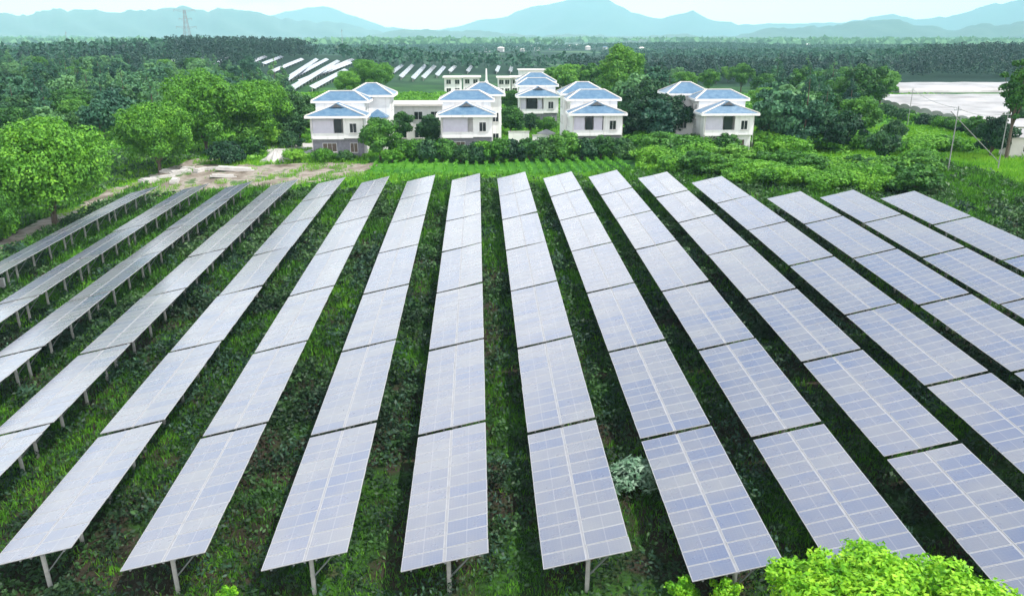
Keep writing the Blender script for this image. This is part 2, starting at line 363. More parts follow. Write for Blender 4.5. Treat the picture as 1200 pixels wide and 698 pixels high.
def tree_kind(H, Rr, base, nb, nleaf, size, mat, r0=.25, flat=1., inner=.15, blobs=None, asp=.65, spread=.5):
    nb = int(nb * 2.2)
    SEED[0] += 1; rng = np.random.default_rng(SEED[0])
    bl = blobs or broad_crown(rng, H, Rr, base, nb, flat)
    P, D = blob_points(rng, bl, nleaf, inner, .15); ok = P[:, 2] > base * .55; P, D = P[ok], D[ok]
    cm = raw_mesh("crown", leaves(rng, P, D + np.array([0, 0, .2]), size * rng.uniform(.7, 1.3, len(P)), asp, spread), 4, [mat])
    return cm, trunk_mesh(rng, "trunk", H, base, Rr, bl, r0)
def pine_kind(H, Rr, base, nleaf, size, mat, r0=.18, layers=9):
    SEED[0] += 1; rng = np.random.default_rng(SEED[0]); bl = []
    for i in range(layers):
        q = i / (layers - 1); z = base + (H - base) * q * .95; rr = Rr * (1 - q) ** .75 + .25
        for k in range(max(2, int(5 * (1 - q)) + 1)):
            a = rng.uniform(0, 6.28); bl.append((math.cos(a) * rr * .6, math.sin(a) * rr * .6, z + rng.uniform(-.4, .4), rr * .5, rr * .5, (H - base) / layers * .55))
    P, D = blob_points(rng, bl, nleaf, .3, .1)
    cm = raw_mesh("crown", leaves(rng, P, D * .6 + np.array([0, 0, .5]), size * rng.uniform(.7, 1.3, len(P)), .45), 4, [mat])
    mb = MB(); mb.tube([(0, 0, -.6), (0, 0, base), (0, 0, H * .92)], [r0 * 1.2, r0, .03], 7)
    return cm, mb.mesh("trunk", M['bark'])
def plant(name, cat, label, kind, loc, s=1., rz=None, group=None, stem='trunk', crown='crown'):
    t = thing(name, label, cat, loc, rnd.uniform(0, 6.28) if rz is None else rz, group)
    t.scale = s if isinstance(s, tuple) else (s, s, s)
    link(crown, kind[0], t)
    if kind[1] is not None: link(stem, kind[1], t)
    return t
#==BODY==
# ------------------------------------------------------------------ ground, dirt, mountains
nx, ny = len(GX), len(GY)
gx, gy = np.meshgrid(GX, GY)
me = bpy.data.meshes.new("ground")
idx = np.arange(nx * ny).reshape(ny, nx)
me.from_pydata(np.stack([gx, gy, GZ], -1).reshape(-1, 3).tolist(), [], np.stack([idx[:-1, :-1], idx[:-1, 1:], idx[1:, 1:], idx[1:, :-1]], -1).reshape(-1, 4).tolist())
me.materials.append(M['ground']); me.polygons.foreach_set('use_smooth', [True] * len(me.polygons))
structure(link("ground", me), "green sloping ground under the solar rows running out to the plain", "ground")

def poly_dist(P, pts):
    d = np.full(len(P), 1e9)
    for a, b in zip(pts[:-1], pts[1:]):
        a, b = np.array(a[:2]), np.array(b[:2]); ab = b - a
        t = np.clip(((P - a) @ ab) / (ab @ ab), 0, 1); d = np.minimum(d, np.hypot(*(P - a - t[:, None] * ab).T))
    return d
def in_poly(P, pts):
    c = np.zeros(len(P), bool); n = len(pts)
    for i in range(n):
        (x0, y0), (x1, y1) = pts[i][:2], pts[(i + 1) % n][:2]
        if y0 == y1: continue
        k = (y0 > P[:, 1]) != (y1 > P[:, 1]); c ^= k & (P[:, 0] < (x1 - x0) * (P[:, 1] - y0) / (y1 - y0) + x0)
    return c
def drape(name, test, bbox, step, mat, lift=.06):
    x0, x1, y0, y1 = bbox; xs = np.arange(x0, x1, step); ys = np.arange(y0, y1, step)
    a, b = np.meshgrid(xs, ys); P = np.stack([a.ravel(), b.ravel()], 1)
    w_ = P + .5 * step + 3.2 * np.stack([vnoise(P[:, 0], P[:, 1], 2.2, 1, 4) - .5, vnoise(P[:, 0], P[:, 1], 2.2, 5, 4) - .5], 1)
    P = P[test(w_)]
    q = np.stack([P, P + [step, 0], P + [step, step], P + [0, step]], 1).reshape(-1, 2)
    V = np.concatenate([q, (ground_z(q[:, 0], q[:, 1]) + lift)[:, None]], 1)
    return link(name, raw_mesh(name, V, 4, [mat]))
yard = [spot(*p) for p in ((150, 234), (186, 207), (206, 196), (250, 193), (300, 194), (372, 191), (440, 192), (425, 206), (352, 217), (300, 222), (240, 226))]
xs_, ys_ = [p[0] for p in yard], [p[1] for p in yard]
structure(drape("dirt_yard", lambda P: in_poly(P, yard), (min(xs_) - 1, max(xs_) + 1, min(ys_) - 1, max(ys_) + 1), .5, M['dirt']), "pale dusty dirt yard beyond the far ends of the rows", "dirt yard")
road = [spot(*p) for p in ((-60, 318), (0, 291), (70, 254), (140, 223), (190, 205), (225, 192), (250, 186))]
structure(drape("dirt_road", lambda P: poly_dist(P, road) < 1.5, (min(p[0] for p in road) - 3, max(p[0] for p in road) + 3, min(p[1] for p in road) - 3, max(p[1] for p in road) + 3), .4, M['dirt'], .1), "pale dirt track along the outer solar row beneath the big trees", "dirt road")
cy = [spot(*p) for p in ((308, 180), (322, 170), (372, 168), (368, 182))]
structure(drape("concrete_yard", lambda P: in_poly(P, cy), (min(p[0] for p in cy) - 1, max(p[0] for p in cy) + 1, min(p[1] for p in cy) - 1, max(p[1] for p in cy) + 1), .5, M['slab'], .1), "bare concrete yard beside the villa with the grey ground storey", "yard")

def mountain(name, D, prof, label, depth, seed, rough):
    rng = np.random.default_rng(seed); px = np.linspace(prof[0][0], prof[-1][0], 260)
    py = np.interp(px, [p[0] for p in prof], [p[1] for p in prof]) + rough * (vnoise(px, px * 0, 5, seed, 4) * 3 - 1.5 + np.sin(px / 7.3 + seed) * .5 + np.sin(px / 3.1 + 2 * seed) * .35 + np.sin(px / 17 + seed))
    az = np.arctan((px - 600) / FPX) + YAW
    el = PITCH - np.arctan((py - 349) / FPX) - PITCH - PITCH
    el = np.arctan((349 - py) / FPX) - PITCH
    el = np.arctan(np.tan(el) / np.cos(np.arctan((px - 600) / FPX)) * 1.0)
    crest = CAMZ + D * np.tan(el); rows = 28; V = []
    for j in range(rows):
        q = j / (rows - 1); d = D + (q - .62) * depth
        prof_h = (q / .62) ** 1.25 if q < .62 else 1 - ((q - .62) / .38) ** 1.6
        spur = 1 + .32 * np.sin(px / 9 + 3 * np.sin(q * 6 + seed)) * np.sin(q * 3.14) * (q < .6) * (.62 - q) * 2
        h = np.maximum(crest, 5) * prof_h * spur - 12 * (1 - prof_h)
        V.append(np.stack([np.sin(az) * d, np.cos(az) * d, h], 1))
    V = np.array(V); n = len(px); id_ = np.arange(rows * n).reshape(rows, n)
    me = bpy.data.meshes.new(name); me.from_pydata(V.reshape(-1, 3).tolist(), [], np.stack([id_[:-1, :-1], id_[:-1, 1:], id_[1:, 1:], id_[1:, :-1]], -1).reshape(-1, 4).tolist())
    me.materials.append(M['rock']); me.polygons.foreach_set('use_smooth', [True] * len(me.polygons))
    structure(link(name, me), label, "mountains")
    return float(V[..., 2].max())
top = mountain("mountains", 12000, [(-500, 30), (200, 30), (330, 22), (370, 13), (400, 10), (430, 21), (470, 35), (520, 35), (560, 25), (590, 21), (620, 8), (650, 2), (682, -2), (705, 1), (722, 9), (745, 18), (760, 23), (790, 17), (800, 15), (815, 23), (850, 29), (900, 31), (950, 28), (990, 27), (1015, 22), (1040, 26), (1080, 25), (1110, 20), (1150, 12), (1200, 4), (1400, -6), (1700, 25)], "pale cyan mountain range with a broad central peak on the horizon", 3500, 2, 1.0)
mountain("mountains", 8200, [(-500, 30), (-100, 27), (0, 26), (30, 22), (55, 25), (80, 21), (110, 20), (130, 18), (170, 19), (200, 18), (225, 16), (245, 11), (262, 16), (285, 13), (310, 17), (335, 22), (400, 27), (450, 37), (500, 44)], "hazy blue ridge behind the transmission tower", 2600, 5, 1.3)
mountain("mountains", 6300, [(400, 46), (440, 43), (470, 37), (500, 34), (560, 37), (620, 41), (700, 42), (800, 42), (850, 42), (880, 36), (940, 32), (1000, 28), (1030, 27), (1060, 33), (1090, 39), (1120, 33), (1150, 32), (1180, 29), (1220, 28), (1500, 38)], "low nearer blue hills under the mountain range", 1800, 9, 1.1)

mountain("hills", 3300, [(-400, 50), (-60, 49), (0, 50), (60, 52), (130, 50), (200, 51), (300, 49), (420, 50), (500, 52), (560, 53), (620, 49), (690, 51), (755, 46), (800, 49), (860, 47), (930, 46), (1010, 47), (1100, 49), (1200, 48), (1500, 50)], "low blue wooded hills closing the far plain", 900, 4, .7)
# ------------------------------------------------------------------ solar tables
W, L, TILT = 4.0, 11.5947, .23186
ROW_X = [-46.89, -39.8, -33.7, -27.35, -20.69, -14.42, -8.01, -1.73, 4.58, 10.91, 17.14, 23.52, 29.82, 36.25, 42.44, 48.97]
ROW_Y = [113.03, 113.11, 113.01, 113.03, 112.66, 111.85, 111.38, 110.86, 110.53, 109.28, 108.95, 106.4, 102.43, 103.78 - L, 103.38 - L, 101.78 - L]
LT = L - .30; NM = 12; PM = LT / NM
def panel_geo(mb, x0, y0, uvs):
    a, b = 1.955, PM - .018
    mb.box(x0, x0 + a, y0, y0 + b, -.04, 0, 0); f = .036
    mb.add([(x0 + f, y0 + f, .003), (x0 + a - f, y0 + f, .003), (x0 + a - f, y0 + b - f, .003), (x0 + f, y0 + b - f, .003)], [(0, 1, 2, 3)], 1)
def with_uv(me):
    uv = me.uv_layers.new(name="UVMap"); co = np.empty(len(me.vertices) * 3); me.vertices.foreach_get('co', co); co = co.reshape(-1, 3)
    vi = np.empty(len(me.loops), np.int32); me.loops.foreach_get('vertex_index', vi)
    u = co[vi][:, :2].copy(); u[:, 0] = np.where(u[:, 0] < 0, u[:, 0] + 2.0, u[:, 0] - .045); u[:, 1] = np.mod(u[:, 1] + LT / 2 - .009, PM * 1) 
    uv.data.foreach_set('uv', np.ascontiguousarray(u, np.float32).ravel()); return me
def tilted(me):
    for v in me.vertices:
        x, z = v.co.x, v.co.z; v.co.x = x * math.cos(TILT) - z * math.sin(TILT); v.co.z = x * math.sin(TILT) + z * math.cos(TILT) + LIFT
    return me
panel_me = []
for side in (-1, 1):
    mb = MB(); panel_geo(mb, -2.0 if side < 0 else .045, -PM / 2 + .009, None)
    panel_me.append(mb.mesh("solar_panel", M['alu'], M['glass_cells']))
for me in panel_me:
    uv = me.uv_layers.new(name="UVMap")
    for l in me.loops:
        c = me.vertices[l.vertex_index].co; uv.data[l.index].uv = (c.x + 2.0 if c.x < 0 else c.x - .045, c.y + PM / 2 - .009)
    tilted(me)
array_me = []
for x0 in (-2.0, .045):
    mb = MB()
    for i in range(NM): panel_geo(mb, x0, -LT / 2 + i * PM + .009, None)
    array_me.append(tilted(with_uv(mb.mesh("panel_column", M['alu'], M['glass_cells']))))
mb = MB(); mb.box(-.04, .04, -LT / 2, LT / 2, -.13, -.045); purlin_me = {}
for px_ in (-1.55, -.5, .02, .55, 1.6):
    mb = MB(); mb.box(px_ - .035, px_ + .035, -LT / 2, LT / 2, -.12, -.045); purlin_me[px_] = tilted(mb.mesh("purlin", M['steel']))
mb = MB(); mb.box(-.043, .043, -LT / 2, LT / 2, -.043, -.010); strip_me = tilted(mb.mesh("centre_strip", M['stripm']))
mb = MB(); mb.box(-1.75, 1.75, -.04, .04, -.21, -.125); rafter_me = tilted(mb.mesh("rafter", M['steel']))
mb = MB(); mb.tube([(.15, 0, -.7), (.15, 0, LIFT - .17)], .105, 10); post_me = mb.mesh("post", M['concrete'])
mb = MB(); mb.bar((.17, 0, .9), (1.45, 0, LIFT + 1.45 * math.tan(TILT) - .2), .06, .06); brace_me = mb.mesh("brace", M['steel'])
ORD = "zeroth first second third fourth fifth sixth seventh eighth ninth tenth eleventh twelfth thirteenth fourteenth fifteenth sixteenth".split()
def solar_table(name, x, y, z, slope, label, group, fine):
    t = thing(name, label, "solar table", (x, y, z), 0, group); t.rotation_euler.x = slope
    if fine:
        for me in panel_me:
            tw = rnd.gauss(0, .010)
            for i in range(NM): link("solar_panel", me, t, (-tw * LIFT, -LT / 2 + (i + .5) * PM, .006)).rotation_euler.y = tw + rnd.gauss(0, .002)
    else:
        for me in array_me:
            tw = rnd.gauss(0, .016); link("panel_column", me, t, (-tw * LIFT, 0, .006)).rotation_euler.y = tw
    link("centre_strip", strip_me, t)
    for me in purlin_me.values(): link("purlin", me, t)
    for q in (-.44, -.15, .15, .44):
        link("post", post_me, t, (0, q * LT, 0)); link("rafter", rafter_me, t, (0, q * LT, 0)); link("brace", brace_me, t, (0, q * LT, 0))
    return t
n_tab = 0
for r, (x, y0) in enumerate(zip(ROW_X, ROW_Y)):
    for i in range(9):
        ya, yb = y0 - i * L, y0 - (i + 1) * L + .30
        if r in (4, 5, 6, 7, 8, 9, 10) and i > 6: break
        if yb < 14: break
        zc = [float(table_z(x, q)) for q in (ya, yb)]
        pr = [project(x + sx * 2.1, q, zz) for sx in (-1, 1) for q, zz in zip((ya, yb), zc)]
        if all(p[0] < -25 for p in pr) or all(p[0] > 1225 for p in pr) or all(p[1] > 720 for p in pr): continue
        ym = (ya + yb) / 2; slope = math.atan2(zc[0] - zc[1], ya - yb)
        look = "blue lavender" if ym < 50 else "pale lavender" if ym < 80 else "white glaring" if x > -30 else "pale grey"
        last = r in (4, 5, 6, 7, 8, 9, 10) and i == 6
        lab = (f"{look} solar table at the near end of the {ORD[r + 1]} row from the left" if last else
               f"{look} solar table, {ORD[i + 1]} from the far end, {ORD[r + 1]} row from the left")
        solar_table("solar_table", x, ym, (zc[0] + zc[1]) / 2 - LIFT, slope, lab, "solar tables in the main field rows", ym < 62)
        n_tab += 1
print("tables", n_tab)

# ------------------------------------------------------------------ far solar rows beyond the villas
def far_row(pa, pb, label, group, h=1.7, wd=2.1):
    a = Vector(spot(*pa)); b = Vector(spot(*pb)); d = b - a; ln = d.length; ang = math.atan2(d.y, d.x) - math.pi / 2
    t = thing("solar_table", label, "solar row", (a + b) / 2, ang, group)
    el = math.atan2(d.z, math.hypot(d.x, d.y)); t.rotation_euler = (el, 0, ang)
    mb = MB(); k = max(2, int(ln / 6)); gap = .25
    for i in range(k):
        y0 = -ln / 2 + i * ln / k
        mb.add([(-wd / 2, y0, h + .5), (wd / 2, y0, h - .5), (wd / 2, y0 + ln / k - gap, h - .5), (-wd / 2, y0 + ln / k - gap, h + .5)] + [(-wd / 2, y0, h + .45), (wd / 2, y0, h - .55), (wd / 2, y0 + ln / k - gap, h - .55), (-wd / 2, y0 + ln / k - gap, h + .45)],
               [(0, 1, 2, 3), (7, 6, 5, 4), (0, 4, 5, 1), (1, 5, 6, 2), (2, 6, 7, 3), (3, 7, 4, 0)])
    me = mb.mesh("panel_array", M['glass_cells']); uv = me.uv_layers.new(name="UVMap")
    for l in me.loops: c = me.vertices[l.vertex_index].co; uv.data[l.index].uv = (c.x + 5, c.y + 500)
    link("panel_array", me, t)
    for i in range(0, k + 1, 2):
        mb = MB(); y0 = -ln / 2 + i * ln / k; y0 = min(y0, ln / 2 - .4); mb.tube([(0, y0, -.8), (0, y0, h - .06)], .12, 6); mb.build("post", M['concrete'], t)
for i, (a, b) in enumerate([((322, 108), (372, 72)), ((337, 112), (397, 74)), ((352, 100), (414, 72)), ((318, 88), (355, 72)), ((309, 78), (331, 69)), ((288, 79), (312, 69)), ((222, 80), (238, 72)), ((252, 80), (268, 70)), ((372, 92), (412, 76)), ((190, 82), (204, 74)), ((344, 94), (384, 72)), ((366, 108), (406, 85))]):
    far_row(a, b, f"long pale solar row on the far wooded slope, {ORD[i + 1]} by closeness to the leftmost villa", "solar rows on the far wooded slope")
for i, (a, b) in enumerate([((470, 94), (484, 79)), ((484, 96), (499, 79)), ((496, 95), (510, 80)), ((460, 88), (472, 79)), ((512, 92), (521, 81)), ((527, 87), (534, 80)), ((548, 87), (553, 80)), ((582, 87), (585, 80)), ((598, 87), (600, 80))]):
    far_row(a, b, f"short white solar row behind the terrace houses, {ORD[i + 1]} of its line counted rightward", "solar rows behind the terrace houses")

# ------------------------------------------------------------------ villas
def window(t, x0, x1, z0, z1, y, face='-y', glass='dark_glass', bars=1):
    """window set in a wall face; x0..x1 runs along the wall"""
    f = MB(); g = MB(); s_ = MB(); e = .07
    def bx(mb, a, b, d0, d1, zz0, zz1):
        if face == '-y': mb.box(a, b, y - d1, y - d0, zz0, zz1)
        elif face == '+x': mb.box(y + d0, y + d1, a, b, zz0, zz1)
        else: mb.box(y - d1, y - d0, a, b, zz0, zz1)
    bx(f, x0 - e, x0, .003, .08, z0 - e, z1 + e); bx(f, x1, x1 + e, .003, .08, z0 - e, z1 + e); bx(f, x0, x1, .003, .08, z1, z1 + e); bx(f, x0, x1, .003, .08, z0 - e, z0)
    for k in range(bars):
        q = x0 + (x1 - x0) * (k + 1) / (bars + 1); bx(f, q - .03, q + .03, .03, .07, z0, z1)
    bx(g, x0, x1, .005, .03, z0, z1); bx(s_, x0 - .15, x1 + .15, .003, .16, z0 - e - .09, z0 - e - .003)
    o = f.build("window", M['white'], t); g.build("pane", M[glass], o); s_.build("sill", M['slab'], o)
def caps(mb, x0, x1, y0, y1, z, rx0, rx1, ry0, ry1, zr):
    P = [Vector(p) for p in ((x0, y0, z), (x1, y0, z), (x1, y1, z), (x0, y1, z), (rx0, ry0, zr), (rx1, ry1, zr))]
    up = Vector((0, 0, .06))
    if abs(rx1 - rx0) > abs(ry1 - ry0): pr = ((0, 4), (3, 4), (1, 5), (2, 5), (4, 5))
    else: pr = ((0, 4), (1, 4), (2, 5), (3, 5), (4, 5))
    for a, b in pr: mb.bar(P[a] + up, P[b] + up, .32, .16)
def villa(loc, rz, label, back_dx, back_w, loggia, ground, flip=1, porch=True):
    t = thing("villa", label, "villa", loc, rz, "white villas with blue tiled roofs")
    w_ = MB(); g_ = MB()
    fx0, fx1 = -5.2, 5.2
    g_.box(fx0 + .1, fx1 - .1, .05, 5, -1.5, 3.55); g_.build("ground_storey", M[ground], t)
    # upper storey: projecting room on one side, recessed loggia on the other
    w_.box(1.3, fx1, -.7, 4.99, 3.56, 7.3); w_.box(fx0, 1.29, .9, 4.98, 3.57, 7.3); w_.box(fx0, fx0 + .35, -.7, .89, 3.56, 7.3)
    w_.box(fx0 + .36, 1.28, -.7, .88, 3.4, 3.8)
    w_.box(-5, 5, 5.01, 12, -1.5, 9.5)
    w_.box(back_dx - back_w / 2, back_dx + back_w / 2, 12.01, 20, -1.5, 10.2)
    w_.build("wall", M['white'], t)
    rail = MB(); rail.box(fx0 + .36, 1.28, -.66, -.56, 3.81, 4.5); rail.build("balcony_rail", M['white'], t)
    # blinds and openings of the loggia
    for a, b, kind in loggia:
        p = MB(); p.box(a, b, -.5, -.4, 4.51 if kind == 'blind' else 3.82, 7.0); 
        if kind == 'blind':
            for k in range(3): p.box(a, b, -.52, -.5, 4.9 + .65 * k, 4.95 + .65 * k)
        p.build("balcony_blind" if kind == 'blind' else "balcony_door", M['curtain' if kind == 'blind' else 'dark_glass'], t)
    window(t, 2.6, 3.9, 4.6, 6.2, -.7); window(t, -3.1, -.4, 1.1, 2.6, .05, glass='brown', bars=2); window(t, 2.4, 3.8, 1.0, 2.6, .05, glass='brown')
    for yy in (6.3, 9.2):
        for zz in (1.2, 4.6, 7.3):
            window(t, yy, yy + 1.1, zz, zz + 1.4, 5.0, '+x'); window(t, yy, yy + 1.1, zz, zz + 1.4, -5.0, '-x')
    for yy in (13.5, 16.8):
        for zz in (4.6, 7.6):
            window(t, yy, yy + 1.2, zz, zz + 1.5, back_dx + back_w / 2, '+x'); window(t, yy, yy + 1.2, zz, zz + 1.5, back_dx - back_w / 2, '-x')
    e0 = back_dx - back_w / 2; e1 = back_dx + back_w / 2
    if e1 > 6.4: window(t, max(5.3, e1 - 3) + .2, max(5.3, e1 - 3) + 1.5, 5.2, 6.9, 12.01); window(t, max(5.3, e1 - 3) + .2, max(5.3, e1 - 3) + 1.5, 1.2, 2.9, 12.01)
    if e0 < -6.4: window(t, min(-5.3, e0 + 3) - 1.5, min(-5.3, e0 + 3) - .2, 5.2, 6.9, 12.01); window(t, min(-5.3, e0 + 3) - 1.5, min(-5.3, e0 + 3) - .2, 1.2, 2.9, 12.01)
    def roof(x0, x1, y0, y1, z, rx0, rx1, ry0, ry1, zr):
        fs = MB(); fs.box(x0 - .12, x1 + .12, y0 - .12, y1 + .12, z - .42, z - .02); fs.build("eave", M['offwhite'] if False else M['white'], t)
        m = MB(); m.hip(x0, x1, y0, y1, z, rx0, rx1, ry0, ry1, zr); ro = m.build("roof", M['tile'], t)
        c = MB(); caps(c, x0, x1, y0, y1, z, rx0, rx1, ry0, ry1, zr); c.build("ridge_cap", M['offwhite'], ro)
        return ro
    r1 = roof(-6.0, 6.0, -1.5, 4.85, 7.6, 0, 0, 1.9, 4.7, 9.55)
    gb = MB(); gb.add([(-1.5, .55, 8.95), (1.5, .55, 8.95), (0, .6, 9.78), (-1.5, 3.5, 8.95), (1.5, 3.5, 8.95), (0, 3.5, 9.78)], [(0, 1, 2), (0, 2, 5, 3), (1, 4, 5, 2)])
    gb.build("gablet", M['tile'], r1)
    gv = MB(); gv.add([(-1.1, .53, 9.0), (1.1, .53, 9.0), (0, .57, 9.62), (-1.1, .45, 9.0), (1.1, .45, 9.0), (0, .49, 9.62)], [(3, 4, 5), (0, 2, 1), (0, 1, 4, 3), (1, 2, 5, 4), (2, 0, 3, 5)]); gv.build("gablet_shade", M['dark_glass'], r1)  # shade on the gablet's front, put in as a dark triangular plate
    r2 = roof(-5.8, 5.8, 4.9, 12.6, 9.85, -2.6, 2.6, 8.6, 8.6, 11.4)
    r3 = roof(e0 - .8, e1 + .8, 11.5, 20.8, 10.5, back_dx - back_w / 2 + 3.2, back_dx + back_w / 2 - 3.2, 16, 16, 12.5)
    for q in ((-5.02, -.78) , (5.28, -.62)):
        p = MB(); p.tube([(q[0], q[1], 0), (q[0], q[1], 7.1)], .06, 6); p.build("downpipe", M['slab'], t)
    for q, zz in ((5.9, 3.3), (8.4, 6.4)):
        p = MB(); p.box(5.003, 5.4, q - .9, q - .1, zz, zz + .65); a_ = p.build("air_conditioner", M['slab'], t)
        p = MB(); p.box(5.402, 5.42, q - .75, q - .25, zz + .08, zz + .56); p.build("fan_grille", M['steel'], a_)
    if porch:
        s = 1 if back_dx > 0 else -1; px0 = (5.05 if s > 0 else -8.8); q = MB()
        q.box(px0, px0 + 3.75, 8.6, 11.99, -1.5, 6.4); q.build("annex_wall", M['white'], t)
        m = MB(); m.hip(px0 - .4, px0 + 4.15, 8.0, 11.98, 6.5, px0 + 1.8, px0 + 2, 10, 10, 7.9); m.build("annex_roof", M['tile'], t)
        window(t, px0 + 1, px0 + 2.3, 4.0, 5.5, 8.6)
        window(t, px0 + 1, px0 + 2.3, .9, 2.4, 8.6)
    return t
def vil(px, y, label, **k):
    z = 0.0; x = X(px, y, 4); villa((x, y, max(gz(x, y), -.4)), 0, label, **k).scale = (.87, .87, .96)
vil(396, 142, "white villa with blue roofs and bare grey ground storey beside the concrete yard", back_dx=5.2, back_w=8.5, loggia=[(-4.8, -.6, 'blind'), (-.5, .9, 'door')], ground='greystone')
vil(547, 143, "white villa with blue hipped roof and closed blind wall behind the crop field", back_dx=3.4, back_w=8, loggia=[(-4.8, .2, 'blind')], ground='greystone', porch=False)
vil(631, 190, "smaller looking white villa set furthest back among garden trees", back_dx=.3, back_w=9.5, loggia=[(-4.8, -3.4, 'blind'), (-3.2, -.4, 'door'), (-.3, .9, 'blind')], ground='greystone', porch=False)
vil(699, 146, "white villa with two lavender blinds either side of a dark balcony door", back_dx=-1.2, back_w=9, loggia=[(-4.8, -2.6, 'blind'), (-2.4, -.9, 'door'), (-.7, 1.1, 'blind')], ground='greystone', porch=False)
vil(852, 145, "white villa standing alone among the shrubs, half hidden by trees", back_dx=-5.4, back_w=8.5, loggia=[(-4.8, -1.2, 'blind'), (-1.0, .8, 'door')], ground='white')

def flat_house(name, px0, px1, y, dep, h, label, cat, group=None, storeys=2, bands=True, z=None, roofm='offwhite'):
    x0, x1 = X(px0, y, 2), X(px1, y, 2); xm = (x0 + x1) / 2; hw = (x1 - x0) / 2
    t = thing(name, label, cat, (xm, y, gz(xm, y)), 0, group)
    a = MB(); a.box(-hw, hw, 0, dep, -1, h); a.build("wall", M['white'], t)
    b = MB(); b.box(-hw - .6, hw + .6, -.9, dep + .6, h + .003, h + .4); b.build("roof", M[roofm], t)
    n = max(2, int(hw * 2 / 3.2))
    for s in range(storeys):
        zz = .9 + s * (h / storeys)
        for k in range(n):
            q = -hw + (k + .5) * hw * 2 / n; window(t, q - .8, q + .8, zz, zz + 1.5, 0.0)
    return t
t = flat_house("flat_roofed_house", 462, 520, 163, 8, 7.2, "long white flat roofed building between the two villas by the crop field", "house")
for k, (a, b, y) in enumerate([(521, 541, 300), (543, 562, 303), (584, 598, 300), (600, 613, 303), (641, 659, 306)]):
    flat_house("terrace_house", a, b, y, 9, 6, ["white terrace house with pale flat roof, first of the far line behind the villas", "white terrace house, second of the far line behind the villas", "white terrace house just beyond the white pillar", "white terrace house, fourth of the far line behind the villas", "white terrace house at the end of the far line by green trees"][k], "house", "terrace houses behind the villas")
flat_house("long_shed", 609, 640, 400, 14, 6.5, "long low shed with pale roof before the dark forest", "shed", storeys=1)
def pillar(px, y, h):
    x = X(px, y, 3); t = thing("chimney_stack", "slim white chimney stack rising between the terrace houses", "chimney", (x, y, gz(x, y)))
    m = MB(); m.tube([(0, 0, -.5), (0, 0, h * .55)], [.9, .7], 8); m.build("base", M['white'], t); m = MB(); m.tube([(0, 0, h * .55), (0, 0, h)], [.4, .25], 8); m.build("shaft", M['white'], t)
pillar(570, 296, 9.5)

# garden things by the villa set back
def canopy(px, y, label):
    x = X(px, y, 1); t = thing("garden_parasol", label, "parasol", (x, y, gz(x, y)))
    m = MB(); m.tube([(0, 0, -.2), (0, 0, 2.7)], .05, 6); m.build("pole", M['steel'], t)
    m = MB(); k = 8; ring = [(1.9 * math.cos(6.2832 * i / k), 1.9 * math.sin(6.2832 * i / k), 2.15) for i in range(k)]
    m.add(ring + [(0, 0, 2.9)] + [(p[0], p[1], 2.0) for p in ring], [(i, (i + 1) % k, k) for i in range(k)] + [(k + 1 + i, k + 1 + (i + 1) % k, (i + 1) % k, i) for i in range(k)]); m.build("shade", M['plastic'], t)
canopy(640, 160, "white garden parasol in front of the villa set back")
def garden_wall(px0, px1, y, h, label):
    x0, x1 = X(px0, y, 1), X(px1, y, 1); t = thing("garden_wall", label, "wall", ((x0 + x1) / 2, y, gz((x0 + x1) / 2, y))); q = (x1 - x0) / 2
    m = MB(); m.box(-q, q, 0, .25, -.8, h); m.build("wall_body", M['white'], t); m = MB(); m.box(-q - .08, q + .08, -.08, .33, h + .002, h + .12); m.build("coping", M['slab'], t)
garden_wall(596, 620, 158, 2.6, "low white garden wall below the villa set back")
garden_wall(624, 650, 155, 2.2, "white garden wall under the white parasol")

# ------------------------------------------------------------------ polytunnels on the right
def tunnel(x0, x1, y, wd, h, label, group):
    t = thing("polytunnel", label, "polytunnel", ((x0 + x1) / 2, y, gz((x0 + x1) / 2, y)), 0, group); q = (x1 - x0) / 2; k = 10; n = max(4, int(q * 2 / 5))
    m = MB(); vs = []; fs = []
    for i in range(n + 1):
        xx = -q + 2 * q * i / n; sag = 1 - .04 * (i % 2) - .03 * math.sin(i * 1.7 + y)
        for j in range(k + 1):
            a = math.pi * j / k; vs.append((xx, -math.cos(a) * wd / 2, max(-.3, math.sin(a) ** .8 * h * sag if 0 < j < k else -.5)))
    for i in range(n):
        for j in range(k): o = i * (k + 1) + j; fs.append((o, o + k + 1, o + k + 2, o + 1))
    m.add(vs, fs); o = m.build("film_cover", M['plastic'], t); 
    for p in o.data.polygons: p.use_smooth = True
    m = MB()
    for s in (0, n): b_ = s * (k + 1); m.add([vs[b_ + j] for j in range(k + 1)], [tuple(range(k + 1))])
    m.build("end_wall", M['plastic'], t)
tl = [(y, X(px0, y, 1), X(px1, y, 1)) for y, px0, px1 in [(196, 1128, 1200), (203, 1112, 1200), (210, 1098, 1195), (217, 1084, 1190), (224, 1072, 1185), (232, 1060, 1182), (240, 1048, 1180), (248, 1040, 1180), (257, 1032, 1178), (266, 1030, 1176), (276, 1034, 1174), (320, 1046, 1180), (332, 1044, 1182), (345, 1044, 1183), (358, 1046, 1184)]]
for i, (y, a, b) in enumerate(tl):
    g = i < 11
    tunnel(a, b, y, 7.6 if g else 11, 2.0 if g else 2.6, (f"white plastic polytunnel, {ORD[i + 1]} from the power poles in the nearer block" if g else f"white plastic polytunnel, {ORD[i - 10]} in the far strip below the dark forest"), "white polytunnels")
